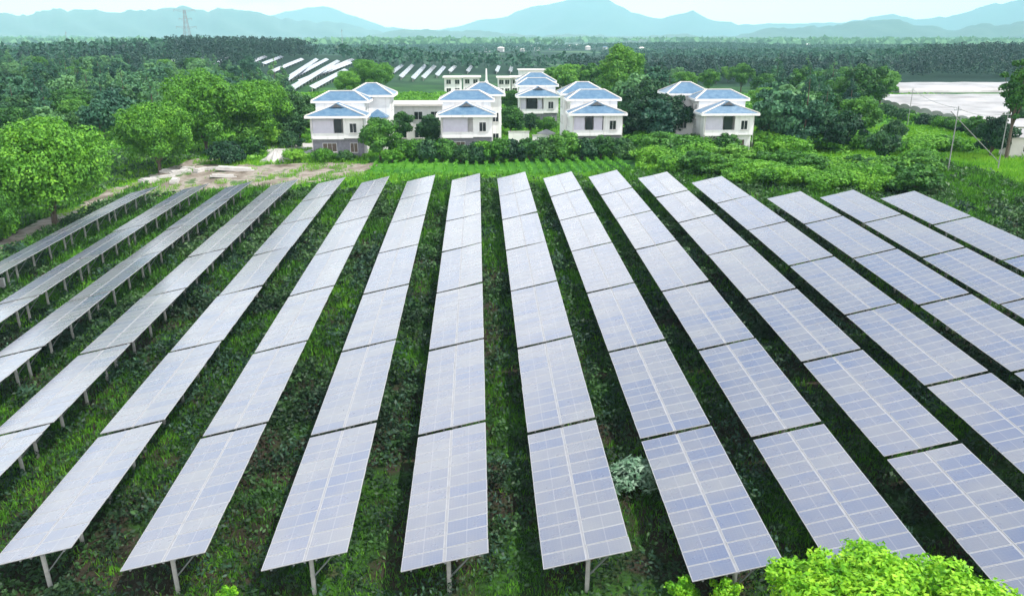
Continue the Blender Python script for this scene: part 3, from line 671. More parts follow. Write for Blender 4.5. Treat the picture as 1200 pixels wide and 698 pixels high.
# two white roofed sheds at the edge
def shed(px, y, wd, dp, h, label):
    x = X(px, y, 1); t = thing("small_shed", label, "shed", (x, y, gz(x, y)), R(-12))
    m = MB(); m.box(-wd / 2, wd / 2, 0, dp, -.8, h); m.build("wall", M['offwhite'], t)
    m = MB(); m.add([(-wd / 2 - .4, -.5, h), (wd / 2 + .4, -.5, h), (wd / 2 + .4, dp + .5, h + .9), (-wd / 2 - .4, dp + .5, h + .9), (-wd / 2 - .4, -.5, h + .1), (wd / 2 + .4, -.5, h + .1), (wd / 2 + .4, dp + .5, h + 1), (-wd / 2 - .4, dp + .5, h + 1)], [(3, 2, 1, 0), (4, 5, 6, 7), (0, 1, 5, 4), (1, 2, 6, 5), (2, 3, 7, 6), (3, 0, 4, 7)]); m.build("roof", M['plastic'], t)
    window(t, -.6, .6, 1, 1.9, 0)
shed(1200, 124, 5, 4, 3.2, "small shed with white roof nearest the shrubs, below the tall thin tree")
shed(1204, 134, 6, 4.5, 4.0, "small shed with pale roof just behind the nearer white roofed one")

# ------------------------------------------------------------------ power poles, tower, masts
def pole(px, py, h, label, arm=.7, r=.09):
    p = spot(px, py); t = thing("power_pole", label, "power pole", p, R(20))
    m = MB(); m.tube([(0, 0, -.8), (0, 0, h)], [r, r * .65], 10); m.build("shaft", M['polec'], t)
    m = MB(); m.bar((-arm, 0, h - .5), (arm, 0, h - .5), .1, .1); ca = m.build("crossarm", M['steel'], t)
    for q in (-.9, 0, .9):
        m = MB(); m.tube([(q * arm, 0, h - .448), (q * arm, 0, h - .2)], [.05, .03], 6); m.build("insulator", M['white'], ca)
    return Vector(p), h
pA = pole(1169, 200, 8.5, "pale concrete power pole beside the dark tree and guy wire")
pB = pole(1110, 205, 9.5, "slim concrete power pole standing in the bright grass")
pC = pole(1063, 150, 9, "thin grey power pole before the white polytunnels")
def cable(a, b, r, label, sag=.6, name="power_cable"):
    a, b = Vector(a), Vector(b); pts = [a.lerp(b, i / 10) - Vector((0, 0, sag * 4 * (i / 10) * (1 - i / 10))) for i in range(11)]
    m = MB(); m.tube(pts, r, 5); tag(m.build(name, M['polec']), label, "cable")
cable(pA[0] + Vector((0, 0, 1.2)), pB[0] + Vector((-1, 0, 8.8)), .06, "pale guy wire slanting down to the pole by the dark tree", 0, "guy_wire")
cable(pC[0] + Vector((0, 0, 8.7)), pB[0] + Vector((0, 0, 9.2)), .03, "overhead cable between the thin grey pole and the pole in grass")
cable(pB[0] + Vector((0, 0, 9.2)), pA[0] + Vector((0, 0, 8.2)), .03, "overhead cable between the pole in grass and the dark tree pole")
def tower(px, y, ztop, label):
    x = X(px, y, 20); zb = gz(x, y); h = ztop - zb; t = thing("transmission_tower", label, "transmission tower", (x, y, zb)); m = MB(); k = 9
    def hw(q): return 4.2 * (1 - q) ** 1.3 + .75
    for i in range(k):
        q0, q1 = i / k, (i + 1) / k; a, b = hw(q0), hw(q1)
        for sx, sy in ((-1, -1), (1, -1), (1, 1), (-1, 1)): m.bar((sx * a, sy * a, q0 * h), (sx * b, sy * b, q1 * h), .3, .3)
        for s in (-1, 1):
            m.bar((-a, s * a, q0 * h), (b, s * b, q1 * h), .16, .16); m.bar((a, s * a, q0 * h), (-b, s * b, q1 * h), .16, .16)
            m.bar((s * a, -a, q0 * h), (s * b, b, q1 * h), .16, .16); m.bar((s * a, a, q0 * h), (s * b, -b, q1 * h), .16, .16)
    m.build("lattice_body", M['steel'], t)
    for zq, ww in ((.985, 10), (.62, 9.5), (.80, 6)):
        m = MB()
        for s in (-1, 1):
            m.bar((s * .7, -.5, zq * h), (s * ww, 0, zq * h + .6), .25, .25); m.bar((s * .7, .5, zq * h), (s * ww, 0, zq * h + .6), .25, .25); m.bar((s * .7, 0, zq * h - 2), (s * ww, 0, zq * h + .5), .2, .2)
            m.bar((s * ww, 0, zq * h + .5), (s * ww, 0, zq * h - 1.6), .22, .22)
        m.build("crossarm", M['steel'], t)
tower(220, 820, 47, "steel lattice transmission tower rising above the dark tree line")
def mast(px, y, ztop, label):
    x = X(px, y, 20); zb = gz(x, y); t = thing("antenna_mast", label, "mast", (x, y, zb)); m = MB(); m.tube([(0, 0, -1), (0, 0, ztop - zb)], [.9, .3], 6); m.build("shaft", M['steel'], t)
    m = MB()
    for a in range(3): m.bar((0, 0, ztop - zb - 4 - a), (1.6 * math.cos(a * 2.1), 1.6 * math.sin(a * 2.1), ztop - zb - 3 - a), .4, 1.6)
    m.build("antenna", M['steel'], t)
mast(78, 1500, 34, "thin grey antenna mast before the hazy ridge, standing alone")
mast(401, 1700, 40, "thin antenna mast over the far plain")

# ------------------------------------------------------------------ rubble, slabs, cabinet
def mound(px, py, rx, ry, h, label):
    p = spot(px, py); rng = np.random.default_rng(5); n, k = 30, 9; vs = [(0, 0, h)]; fs = []
    for j in range(1, k + 1):
        q = j / k
        for i in range(n):
            a = 6.2832 * i / n; f = 1 + .22 * math.sin(a * 5 + q * 3) + .12 * math.sin(a * 11 + 2); zz = h * (1 - q ** 1.7) * (1 + .18 * math.sin(a * 4 + 5 * q)) - (.15 if j == k else 0)
            vs.append((rx * q * f * math.cos(a), ry * q * f * math.sin(a), zz))
    for i in range(n): fs.append((0, 1 + i, 1 + (i + 1) % n))
    for j in range(k - 1):
        for i in range(n): a = 1 + j * n; fs.append((a + i, a + n + i, a + n + (i + 1) % n, a + (i + 1) % n))
    m = MB(); m.add(vs, fs); o = m.build("covered_heap", M['slab']); o.location = p; tag(o, label, "heap")
mound(324, 189, 2.4, 1.6, 1.7, "heap under crumpled white sheeting before the concrete yard")
sl = [(190, 209, 4, 1.2, 20), (200, 203, 3, 1.5, -10), (212, 204, 3.4, 1.1, 35), (222, 199, 2.6, 1.4, 10), (236, 201, 3.0, .9, 70), (176, 214, 3.2, 1.4, 50), (252, 199, 5, 1.4, 5), (276, 200, 6, 1.8, 8), (205, 214, 2.4, 1.2, 100), (262, 208, 4, 1.2, 15)]
wd_ = ["leaning beside the tree with the bare trunk", "lying flat below the round dark shrub", "tilted among the other slabs at the yard corner", "short and square, behind the tilted one", "narrow, turned end on toward the rows", "at the track edge nearest the big tree", "long, flat, in the middle of the yard", "longest and widest of the slabs", "small, broken, before the third row", "long, half buried, near the row ends"]
for i, (px, py, a, b, rz) in enumerate(sl):
    p = spot(px, py); m = MB(); hh = .22 + .1 * (i % 3)
    m.box(-a / 2, a / 2, -b / 2, b / 2, .0, hh); m.box(-a / 2 + .3, a / 2 - .5, -b / 2 + .1, b / 2 - .2, hh + .03, hh + .03 + .2)
    o = m.build("concrete_slab", M['slab']); o.location = (p[0], p[1], p[2] + .05); o.rotation_euler = (R(4 * (i % 3 - 1)), R(5 if i % 2 else -3), R(rz)); tag(o, "pale concrete slab " + wd_[i], "slab", "concrete slabs on the dirt yard")
p = spot(3, 342); t = thing("meter_cabinet", "small white cabinet on legs between the first two rows", "cabinet", p, R(20))
m = MB(); m.box(-.35, .35, -.2, .2, .5, 1.4); m.build("cabinet_body", M['white'], t); m = MB(); m.box(-.3, .3, -.23, -.205, .55, 1.35); m.build("door", M['alu'], t)
for s in (-1, 1): m = MB(); m.box(s * .28 - .03, s * .28 + .03, -.03, .03, -.3, .498); m.build("leg", M['steel'], t)

# ------------------------------------------------------------------ trees and shrubs that can be told apart
B1 = [tree_kind(14.2, 8.8, 3.4, 40, 46000, .42, M['bright'], .45, 1.15), tree_kind(12.5, 7.4, 2.2, 28, 32000, .42, M['bright'], .34, 1.15), tree_kind(14.5, 8.2, 2.5, 30, 34000, .45, M['bright'], .36, 1.15)]
MD = [tree_kind(9, 4.6, 2, 16, 9000, .5, M['mid'], .24), tree_kind(10, 4.2, 2.2, 14, 9000, .5, M['mid'], .22), tree_kind(8, 5, 1.8, 16, 9000, .5, M['mid'], .22)]
DK = [tree_kind(10, 4, 1.2, 16, 8000, .5, M['dark'], .24), tree_kind(9, 4.5, 1.5, 14, 8000, .5, M['dark'], .24)]
SH = [tree_kind(2.6, 2.2, .2, 12, 4200, .26, M['shrub'], .07), tree_kind(2.2, 2.6, .15, 14, 4200, .26, M['shrub'], .07), tree_kind(3.2, 1.9, .2, 12, 4200, .26, M['mid'], .08), tree_kind(2.4, 2.2, .1, 12, 3600, .28, M['dark'], .08)]
PN = [pine_kind(11, 2.6, 2.2, 3200, .55, M['teal']), pine_kind(12, 2.9, 2.5, 3600, .6, M['teal']), pine_kind(9.5, 2.8, 1.8, 3000, .55, M['teal'])]
RT = [tree_kind(9, 3.8, 2, 12, 2600, .75, M['teal'], .2), tree_kind(8, 4.2, 1.6, 12, 2600, .75, M['dark'], .2), tree_kind(10, 4, 2, 12, 2800, .75, M['teal'], .22)]
def put(name, cat, label, kind, px, py, s=1., group=None, h=None, stem='trunk'):
    p = spot(px, py); return plant(name, cat, label, kind, p, s, None, group, stem)
put("broadleaf_tree", "tree", "largest bright green tree, wide dome beside the dirt track", B1[0], 66, 268, (.92, .92, .96))
put("broadleaf_tree", "tree", "bright green tree cut by the frame edge, lower than the dome beside it", B1[1], -6, 292, (.46, .46, .58))
put("broadleaf_tree", "tree", "bright green tree with bare pale trunk beside the slabs", B1[1], 188, 203, (.85, .85, .93))
put("broadleaf_tree", "tree", "tall bright green tree behind the one with the bare trunk", B1[2], 243, 181, (.93, .93, 1.0))
put("broadleaf_tree", "tree", "round bright tree standing just before the leftmost villa's dark trees", B1[1], 304, 172, (.98, .98, 1.02))
put("broadleaf_tree", "tree", "yellowish green tree peeping over the big dome tree", B1[1], 20, 225, (.9, .9, .8))
for px, py, s, k, lab in [(352, 166, 1.1, 0, "dark evergreen left of the leftmost villa, tallest there"), (338, 170, .9, 1, "dark rounded evergreen left of the leftmost villa, in front"), (366, 158, .9, 0, "dark evergreen tucked close behind the leftmost villa's wall")]:
    put("evergreen_tree", "tree", lab, DK[k], px, py, s, "dark evergreens by the leftmost villa")
for px, py, s, k, lab in [(266, 192, 1.6, 3, "round dark shrub at the corner of the dirt yard"), (300, 184, 1.2, 2, "grey green shrub beside the round dark one"), (290, 176, 1.8, 2, "tall shrub behind the grey green one"), (318, 172, 1.6, 0, "bright shrub beside the concrete yard"), (345, 190, .9, 0, "low green shrub before the concrete yard"), (380, 190, 1.0, 1, "low green shrub under the grey ground storey"), (405, 189, .8, 3, "low dark shrub under the grey ground storey window"), (340, 173, 1.3, 3, "dark shrub at the back of the concrete yard")]:
    put("shrub", "shrub", lab, SH[k], px, py, s, "shrubs round the dirt and concrete yards", stem='stem')
put("round_tree", "tree", "rounded mid green tree hiding the corner of the villa with the grey storey", MD[0], 446, 188, (.82, .82, .86))
for px, py, s, k, lab in [(478, 187, 1.5, 0, "light green shrub at the foot of the rounded garden tree"), (500, 189, 1.5, 3, "dark hedge shrub by the flat roofed building"), (520, 189, 1.3, 2, "shrub at the blind villa's near corner"), (540, 190, 1.2, 3, "dark hedge shrub under the blind villa's balcony"), (560, 190, 1.4, 3, "second dark hedge shrub under the blind villa"), (578, 189, 1.6, 0, "bright shrub under the blind villa's window"), (597, 188, 1.5, 3, "dark shrub beside the low white garden wall"), (620, 188, 1.3, 2, "shrub before the low white garden wall"), (640, 187, 1.6, 3, "dark shrub below the white parasol"), (660, 188, 1.7, 2, "full shrub before the double blind villa"), (682, 187, 1.5, 3, "dark shrub under the double blind villa's balcony"), (704, 186, 1.4, 2, "shrub under the double blind villa's dark door"), (726, 186, 1.5, 3, "dark shrub under the double blind villa's window"), (460, 190, 1.0, 0, "small bright shrub beside the rounded garden tree")]:
    put("shrub", "shrub", lab, SH[k], px, py, s, "hedge shrubs between the crop field and the villas", stem='stem')
for px, py, s, k, lab in [(470, 170, .7, MD[1], "small garden tree before the flat roofed building"), (505, 172, .7, DK[1], "dark garden tree before the flat roofed building"), (598, 160, .75, MD[0], "slim green tree between the blind villa and the villa set back"), (600, 140, .8, MD[1], "green tree behind the blind villa's corner"), (640, 158, .5, MD[2], "small garden tree under the villa set back"), (622, 156, .5, DK[0], "small dark garden tree under the villa set back"),
                          (752, 176, 1.1, DK[0], "tall dark tree right beside the double blind villa"), (770, 178, 1.0, RT[2], "blue green tree between the last two villas, lower"), (782, 172, 1.15, DK[1], "broad dark tree between the last two villas"), (760, 158, 1.35, DK[0], "tall dark tree behind the double blind villa"), (742, 150, 1.3, RT[2], "blue green tree over the double blind villa's roof"),
                          (790, 168, .9, MD[1], "mid green tree touching the lone villa's wall")]:
    put("garden_tree", "tree", lab, k, px, py, s, "garden trees among the villas")
put("cone_tree", "tree", "tallest dark green cone tree rising behind the villas", tree_kind(20, 7.5, 1.2, 40, 20000, .65, M['mid'], .4, 1.0), 727, 127, 1.0)
for px, py, s, lab in [(652, 112, 1.3, "rounded bright tree right of the long shed, lower"), (672, 116, 1.5, "rounded bright tree above the villa set back"), (690, 116, 1.3, "bright tree between the rounded one and the cone tree"), (430, 108, 1.4, "bright tree left of the solar rows behind the villas"), (445, 104, 1.2, "bright tree behind the leftmost villa's roof ridge"), (408, 112, 1.0, "small bright tree behind the leftmost villa"), (868, 108, 1.2, "rounded bright tree over the lone villa"), (1010, 128, 1.5, "wide bright tree at the polytunnels' near corner"), (985, 126, 1.2, "bright tree beside the wide one by the polytunnels"), (940, 118, 1.2, "bright tree in the wood behind the lone villa"), (800, 112, 1.1, "bright hedge tree behind the lone villa, first"), (830, 110, 1.0, "bright hedge tree behind the lone villa, second"), (1030, 128, 1.1, "bright tree touching the far polytunnel strip")]:
    put("bright_tree", "tree", lab, MD[rnd.randrange(3)] if px > 460 else B1[1], px, py, s if px > 460 else s * .7, "bright trees behind the villas")
for px, py, s, k, lab in [(898, 172, 1.1, RT[0], "blue green tree overlapping the lone villa's corner"), (915, 176, 1.15, RT[2], "blue green tree second from the lone villa"), (940, 178, 1.2, PN[1], "dark conifer in the thicket right of the lone villa"), (962, 176, 1.1, PN[0], "slim dark conifer beside the dark one in the thicket"), (985, 180, 1.0, RT[1], "dark round tree at the thicket's end"), (925, 160, 1.3, RT[0], "tall blue green tree at the back of the thicket"), (955, 158, 1.2, MD[2], "mid green tree at the back of the thicket"), (1005, 165, 1.0, MD[0], "mid green tree before the polytunnel corner"), (905, 150, 1.1, RT[2], "blue green tree behind the lone villa's corner tree"), (1045, 170, .55, DK[1], "dark mound tree before the polytunnels"), (1032, 190, .65, RT[1], "low dark mound tree beside the bright grass")]:
    put("thicket_tree", "tree", lab, k, px, py, s, "thicket trees right of the lone villa")
put("tall_tree", "tree", "tall thin tree with open crown beside the polytunnels", tree_kind(17, 3.4, 7, 9, 3800, .5, M['mid'], .28, 1.3), 1178, 188, .92)
put("evergreen_tree", "tree", "dark low tree under the tall thin one", DK[1], 1160, 185, .75); put("evergreen_tree", "tree", "dark bushy tree at the frame edge below the polytunnels", DK[0], 1188, 168, .75)

# shrub bank on the right: each shrub a thing
k_ = 0; used = []
adj = ["bright", "mid green", "pale green", "dark"]
for px, py in [(q[0] + rnd.uniform(-9, 9), q[1] + rnd.uniform(-3, 3)) for q in [(735 + 22 * i, 176 + 2 * (i % 3)) for i in range(13)] + [(760 + 21 * i, 190 + 1.2 * i) for i in range(16)] + [(800 + 24 * i, 203 + 1.6 * i) for i in range(11)] + [(870 + 24 * i, 217 + 1.0 * i) for i in range(9)] + [(1035 + 24 * i, 178 + 4 * (i % 2)) for i in range(4)]]:
    kk = rnd.choice([0, 0, 1, 1, 1, 2]); s = rnd.uniform(1.3, 2.0) * (1.1 if py < 195 else .85)
    put("shrub", "shrub", "green shrub in the bank beyond the far ends of the right rows", SH[kk], px, py, (s * 1.15, s * 1.15, s * .8), "shrub bank beyond the right rows", stem='stem'); k_ += 1
put("shrub", "shrub", "pale bluish shrub, low and round, before the bright grass", (SH[1][0], SH[1][1]), 1078, 196, 1.3, stem='stem')

for i in range(13):
    put("shrub", "shrub", "dark green shrub in the hedge along the polytunnels' lower edge", SH[rnd.choice([2, 3, 3, 0])], 1034 + i * 10, 137 + i * 2.2 + rnd.uniform(-1, 1), rnd.uniform(1.0, 1.5), "hedge shrubs along the polytunnels", stem='stem')
# foreground
frng = np.random.default_rng(77); fbl = [(0, 0, 6.4, 2.6, 2.6, 1.9)]
for i in range(150):
    d = sphere_dirs(frng, 1, .35)[0]; k = frng.uniform(.62, .98); r = frng.uniform(.38, .8)
    fbl.append((d[0] * 4.3 * k, d[1] * 4.1 * k, 6.6 + d[2] * 3.1 * k, r, r, r * .8))
fk = tree_kind(10.6, 4.6, 3.4, 60, 70000, .20, M['lime'], .3, 1.0, .1, fbl, .5, .6)
fx, fy = X(1066, 20.5, 5), 20.5
plant("lime_tree", "tree", "lime green leafy treetop in front of the solar rows", fk, (fx, fy, gz(fx, fy)), (1.2, 1.1, .835), .4)
lk = tree_kind(2.2, 1.0, .2, 8, 2600, .13, M['lime'], .06)
for px, py, s, lab in [(800, 716, .85, "small lime green sapling beside the lime treetop"), (845, 722, .9, "lime green sapling half hidden under the lime treetop"), (266, 722, .75, "small yellow green sapling at the foot of the sixth row")]:
    put("sapling", "sapling", lab, lk, px, py, s, stem='stem')
sk = tree_kind(1.7, 1.35, .15, 12, 1100, .34, M['silver'], .06, asp=.35)
put("leafy_bush", "bush", "pale grey green leafy bush between two near solar rows", sk, 741, 572, (1.0, 1.35, 1.0), stem='stem')

# ------------------------------------------------------------------ woods on the left hill and on the right
n_w = 0
def wood(n, box, ymax, kinds, names, group, avoid=None, smin=.8, smax=1.25, gap=6.):
    global n_w
    pts = []; tries = 0
    while len(pts) < n and tries < n * 60:
        tries += 1; px = rnd.uniform(box[0], box[1]); py = rnd.uniform(box[2], box[3])
        x, y, z = spot(px, py)
        if y > ymax or rnd.random() > (y / ymax) ** 1.6 + .08: continue
        if avoid and avoid(px, py): continue
        if any((x - a) ** 2 + (y - b) ** 2 < gap * gap for a, b in pts): continue
        pts.append((x, y)); i = rnd.randrange(len(kinds))
        plant(names[i][0], "tree", names[i][1], kinds[i], (x, y, z), rnd.uniform(smin, smax), None, group); n_w += 1
WK = PN + RT + [MD[2]]
def nm(a, b, c): return [("pine_tree", a)] * 3 + [("forest_tree", b)] * 3 + [("bright_forest_tree", c)]
solar_zone = lambda px, py: 300 < px < 420 and 66 < py < 112
wood(215, (-20, 335, 80, 175), 430, WK, nm("blue green pine in the wooded slope behind the big bright trees", "blue green rounded tree in the wooded slope behind the big bright trees", "brighter green tree in the wooded slope behind the big bright trees"), "trees of the wooded slope behind the big bright trees", lambda px, py: solar_zone(px, py) or (px > 205 and py > 150), .75, 1.2, 6.3)
wood(60, (735, 1045, 84, 140), 430, WK, nm("blue green pine in the wood behind the lone villa", "blue green rounded tree in the wood behind the lone villa", "brighter green tree in the wood behind the lone villa"), "trees of the wood behind the lone villa", lambda px, py: 795 < px < 885 and py > 100, .8, 1.2, 6.5)
print("wood trees", n_w)

def far_wood(name, label, pts, quads, size, hgt, rad, mat, seed):
    rng = np.random.default_rng(seed); P = np.array(pts); n = len(P); sc_ = rng.uniform(.7, 1.25, n)
    base = np.concatenate([P, ground_z(P[:, 0], P[:, 1])[:, None]], 1)
    d = sphere_dirs(rng, n * quads, .2).reshape(n, quads, 3); q = rng.random((n, quads)) ** .7
    conic = (1 - .62 * q) * (rng.random((n, 1)) < .5) + (1 - (2 * q - 1) ** 2) ** .5 * 1.0 * 0 + .0
    conic = np.where(conic > 0, conic, np.sqrt(np.clip(1 - (1.7 * q - .75) ** 2, .12, 1)))
    off = np.stack([d[..., 0] * conic * rad, d[..., 1] * conic * rad, hgt * (.14 + .84 * q)], -1) * sc_[:, None, None]
    C = (base[:, None] + off).reshape(-1, 3)
    V = leaves(rng, C, d.reshape(-1, 3) * .9 + np.array([0, 0, .35]), size * rng.uniform(.6, 1.3, len(C)), .75, .3)
    o = link(name, raw_mesh(name, V, 4, [mat])); return tag(o, label, "forest", None, 'stuff')
rg = np.random.default_rng(11)
def grid_pts(x0, x1, y0, y1, step, keep):
    a, b = np.meshgrid(np.arange(x0, x1, step), np.arange(y0, y1, step)); P = np.stack([a.ravel(), b.ravel()], 1) + rg.uniform(-step * .45, step * .45, (a.size, 2))
    return P[keep(P[:, 0], P[:, 1])]
def pxy(x, y):
    z = ground_z(x, y) - CAMZ; x1 = _c * x - _s * y; y1 = _s * x + _c * y; dep = _cp * y1 - _sp * z
    return 600 + FPX * x1 / dep, 349 - FPX * (_sp * y1 + _cp * z) / dep
def k1(x, y):
    px, py = pxy(x, y)
    sol = ((px > 300) & (px < 425) & (py > 69) & (py < 112)) | ((px > 180) & (px < 320) & (py > 70) & (py < 84)) | ((px > 440) & (px < 665) & (py > 79))
    tun = (px > 1015) & (py > 92)
    open_ = (px > 420) & (px < 1060) & (y > 560) & (bumps(x, y, 120, 4) < .05)
    lim = np.interp(px, [-60, 0, 100, 185, 205, 340, 380, 430, 620, 1040, 1090, 1260], [84, 84, 80, 72, 60, 60, 70, 82, 87, 88, 70, 62])
    return ~sol & ~tun & ~open_ & (py > lim) & (px > -60) & (px < 1260) & (y > 150) & ~((px < 420) & (y < 420)) & ~((px > 420) & (px < 1060) & (y < 415))
far_wood("forest", "dark blue green forest belt closing the middle distance", grid_pts(-420, 560, 330, 1000, 7.0, k1), 80, 1.15, 11, 3.0, M['navy'], 3)
def k2(x, y):
    px, py = pxy(x, y); return (vnoise(x, y, 260, 6, 3) > .50) & ((py < np.interp(px, [-60, 200, 201, 380, 430, 1040, 1090, 1260], [82, 72, 60, 60, 80, 86, 70, 62])) | (y > 1000)) & (px > -60) & (px < 1260)
far_wood("distant_woods", "blue hazed woods scattered over the far plain", grid_pts(-1300, 1800, 480, 2300, 13, k2), 16, 3.4, 10, 5, M['teal'], 4)
def k3(x, y):
    px, py = pxy(x, y); return (vnoise(x, y, 700, 8, 3) > .50) & (px > -60) & (px < 1260)
far_wood("distant_woods", "faint blue woods along the foot of the mountains", grid_pts(-3600, 4200, 2300, 5200, 48, k3), 6, 26, 16, 24, M['teal'], 6)
# village on the far plain
hk = MB(); hk.box(-6, 6, -5, 5, -1, 7); hw_ = hk.mesh("wall", M['slab']); hk = MB(); hk.hip(-7, 7, -6, 6, 7.01, -3, 3, 0, 0, 9.6); hr_ = [hk.mesh("roof", M['offwhite']), hk.mesh("roof", M['tile'])]
for i in range(34):
    y = rnd.uniform(1100, 2300); px = rnd.choice([rnd.uniform(480, 760), rnd.uniform(590, 720), rnd.uniform(880, 1080), rnd.uniform(0, 40)]); x = X(px, y, 0)
    t = thing("distant_house", "tiny white house in the hazy village on the far plain", "house", (x, y, gz(x, y)), rnd.uniform(-.5, .5), "village houses on the far plain"); s = rnd.uniform(.6, 1.0); t.scale = (s, s, s * rnd.uniform(.9, 1.3))
    link("wall", hw_, t); link("roof", hr_[i % 3 == 0], t)

# ------------------------------------------------------------------ ground cover
def cover(name, label, n, region, hfun, size, mat, seed, dens=None, up=.8, asp=.55, blade=False, spread=.8):
    rng = np.random.default_rng(seed); x0, x1, y0, y1 = region
    P = np.stack([rng.uniform(x0, x1, n), rng.uniform(y0, y1, n)], 1)
    px, py = pxy(P[:, 0], P[:, 1]); ok = (px > -170) & (px < 1370) & (py < 790)
    if dens is not None: ok &= rng.random(n) < dens(P[:, 0], P[:, 1])
    P = P[ok]; h = hfun(P[:, 0], P[:, 1]); zz = ground_z(P[:, 0], P[:, 1]) + h * (rng.random(len(P)) ** .6) + .03
    C = np.concatenate([P, zz[:, None]], 1); dist = np.hypot(P[:, 0], P[:, 1])
    sz = size * (.55 + dist / 90) * rng.uniform(.6, 1.35, len(P))
    if blade:
        a = rng.uniform(0, 6.28, len(P)); ln = rng.normal(0, .35, (len(P), 2)); t = np.stack([ln[:, 0], ln[:, 1], np.ones(len(P))], 1); t /= np.linalg.norm(t, axis=1)[:, None]
        b = np.stack([np.cos(a), np.sin(a), 0 * a], 1); hh = sz[:, None]; C[:, 2] = ground_z(P[:, 0], P[:, 1]) - .02
        V = np.empty((len(P), 4, 3)); V[:, 0] = C - b * hh * .12; V[:, 1] = C + b * hh * .12; V[:, 2] = C + t * hh * (1 + h[:, None]) + b * hh * .04; V[:, 3] = C + t * hh * (1 + h[:, None]) - b * hh * .04; V = V.reshape(-1, 3)
    else: V = leaves(rng, C, np.zeros_like(C) + np.array([0, 0, up]), sz, asp, spread)
    print(name, len(P)); o = link(name, raw_mesh(name, V, 4, [mat])); return tag(o, label, "ground cover", None, 'stuff')
def patch(x, y): return np.clip((vnoise(x, y, 1.5, 2, 3) - .22) * 1.8, 0, 1)
def wh(x, y): return .06 + 1.15 * patch(x, y) ** 1.6
grassy = lambda x, y: np.clip((vnoise(x, y, 7, 9, 4) - .45) * 5 + .5, 0, 1)
notyard = lambda x, y: ~(in_poly(np.stack([x, y], 1), yard) | (poly_dist(np.stack([x, y], 1), road) < 2) | in_poly(np.stack([x, y], 1), cy))
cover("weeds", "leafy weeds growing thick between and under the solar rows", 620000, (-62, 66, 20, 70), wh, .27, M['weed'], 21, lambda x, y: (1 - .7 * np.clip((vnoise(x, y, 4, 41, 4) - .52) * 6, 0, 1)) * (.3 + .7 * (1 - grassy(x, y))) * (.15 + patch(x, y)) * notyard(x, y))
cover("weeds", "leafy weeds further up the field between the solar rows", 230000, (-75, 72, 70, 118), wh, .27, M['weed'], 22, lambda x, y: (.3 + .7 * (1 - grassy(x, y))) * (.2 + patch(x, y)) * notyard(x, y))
cover("grass", "bright tufts of grass along the strips between the solar rows", 480000, (-62, 66, 20, 75), lambda x, y: .1 + .5 * vnoise(x, y, .9, 5), .22, M['grassl'], 23, lambda x, y: (1 - .85 * np.clip((vnoise(x, y, 4, 41, 4) - .5) * 6, 0, 1)) * notyard(x, y) * grassy(x, y) ** 1.5, blade=True)
cover("grass", "bright grass between the far halves of the solar rows", 160000, (-75, 72, 75, 122), lambda x, y: .4 + 0 * x, .30, M['grassl'], 24, lambda x, y: notyard(x, y) * grassy(x, y) ** 1.5, blade=True)
def crop_zone(x, y): px, py = pxy(x, y); return (px > 432) & (px < 745) & (py > 184) & (py < 204)
cover("meadow", "bright meadow grass round the far ends of the rows", 520000, (-60, 150, 95, 185), lambda x, y: .1 + .5 * vnoise(x, y, 2, 5), .17, M['meadow'], 25, lambda x, y: np.maximum(notyard(x, y), vnoise(x, y, 2.5, 13, 3) > .60) * (~crop_zone(x, y)) * (y > 108 - 20 * (x > 62)) * .9, blade=True)
cover("undergrowth", "low green undergrowth round the villas and below the trees", 150000, (-120, 170, 118, 300), lambda x, y: .2 + 1.0 * patch(x / 3, y / 3), .36, M['shrub'], 26, lambda x, y: (notyard(x, y) & ~crop_zone(x, y)) * np.clip(.25 + (y - 120) / 60, 0, 1) * np.where(x > 58, .2, 1))
cover("undergrowth", "dark weeds along the dirt track under the big trees", 60000, (-110, -38, 50, 150), lambda x, y: .2 + .9 * patch(x / 2, y / 2), .32, M['weed'], 27, lambda x, y: notyard(x, y) * (x < -49) * .9)
bare = lambda x, y: np.clip((vnoise(x, y, 4, 41, 4) - .52) * 6, 0, 1)
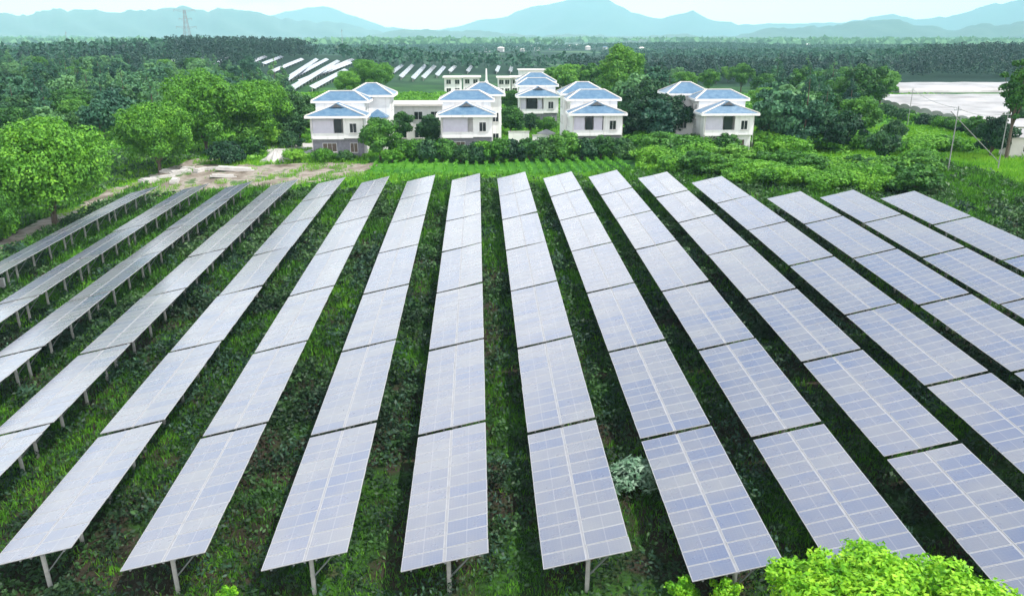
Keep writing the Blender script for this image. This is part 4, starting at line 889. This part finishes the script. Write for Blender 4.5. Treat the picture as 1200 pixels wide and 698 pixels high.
cover("weeds", "taller grey green leafy weeds in clumps between the solar rows", 190000, (-70, 66, 20, 90), lambda x, y: .2 + 1.3 * np.clip((vnoise(x, y, 1.9, 61, 3) - .55) * 4, 0, 1), .30, M['weed2'], 33, lambda x, y: notyard(x, y) * np.clip((vnoise(x, y, 1.9, 61, 3) - .53) * 8, 0, 1), asp=.45)
cover("dry_weeds", "brown dry stalks and dead weeds patched between the solar rows", 240000, (-70, 66, 20, 100), lambda x, y: .05 + .5 * patch(x, y), .20, M['dry'], 29, lambda x, y: notyard(x, y) * bare(x, y), asp=.22, up=.2)
# crop rows
rng = np.random.default_rng(31); CP = []
xa, xb = X(437, 131, 0), X(745, 131, 0)
for i in range(int((xb - xa) / 1.7)):
    x = xa + i * 1.7; y = np.arange(122, 141, .32); P = np.stack([x + rng.normal(0, .08, len(y)), y + rng.normal(0, .1, len(y))], 1); CP.append(P)
CP = np.concatenate(CP); CP = np.repeat(CP, 7, 0) + rng.normal(0, .15, (len(CP) * 7, 2))
C = np.concatenate([CP, (ground_z(CP[:, 0], CP[:, 1]) + rng.random(len(CP)) * .6 + .05)[:, None]], 1)
tag(link("crop_plants", raw_mesh("crop_plants", leaves(rng, C, np.zeros_like(C) + np.array([0, 0, .8]), .32 * rng.uniform(.6, 1.3, len(C))), 4, [M['crop']])), "light green vegetable plants in ruled rows before the villas", "crop", None, 'stuff')

# ------------------------------------------------------------------ air
zlo = float(GZ.min()) - 1; m = MB(); m.box(-15500, 15500, -300, 15800, min(zlo, -14), top + 15)
hz = m.mesh("haze"); mt = bpy.data.materials.new("haze_air"); mt.use_nodes = True; n = mt.node_tree; n.nodes.clear()
o_ = n.nodes.new("ShaderNodeOutputMaterial"); pv = n.nodes.new("ShaderNodeVolumePrincipled"); pv.inputs['Color'].default_value = (.52, .88, 1, 1); pv.inputs['Density'].default_value = HAZE; pv.inputs['Anisotropy'].default_value = -.25
n.links.new(pv.outputs[0], o_.inputs['Volume']); hz.materials.append(mt)
tag(link("haze", hz), "pale bluish haze filling the air to the mountains", "haze", None, 'stuff')
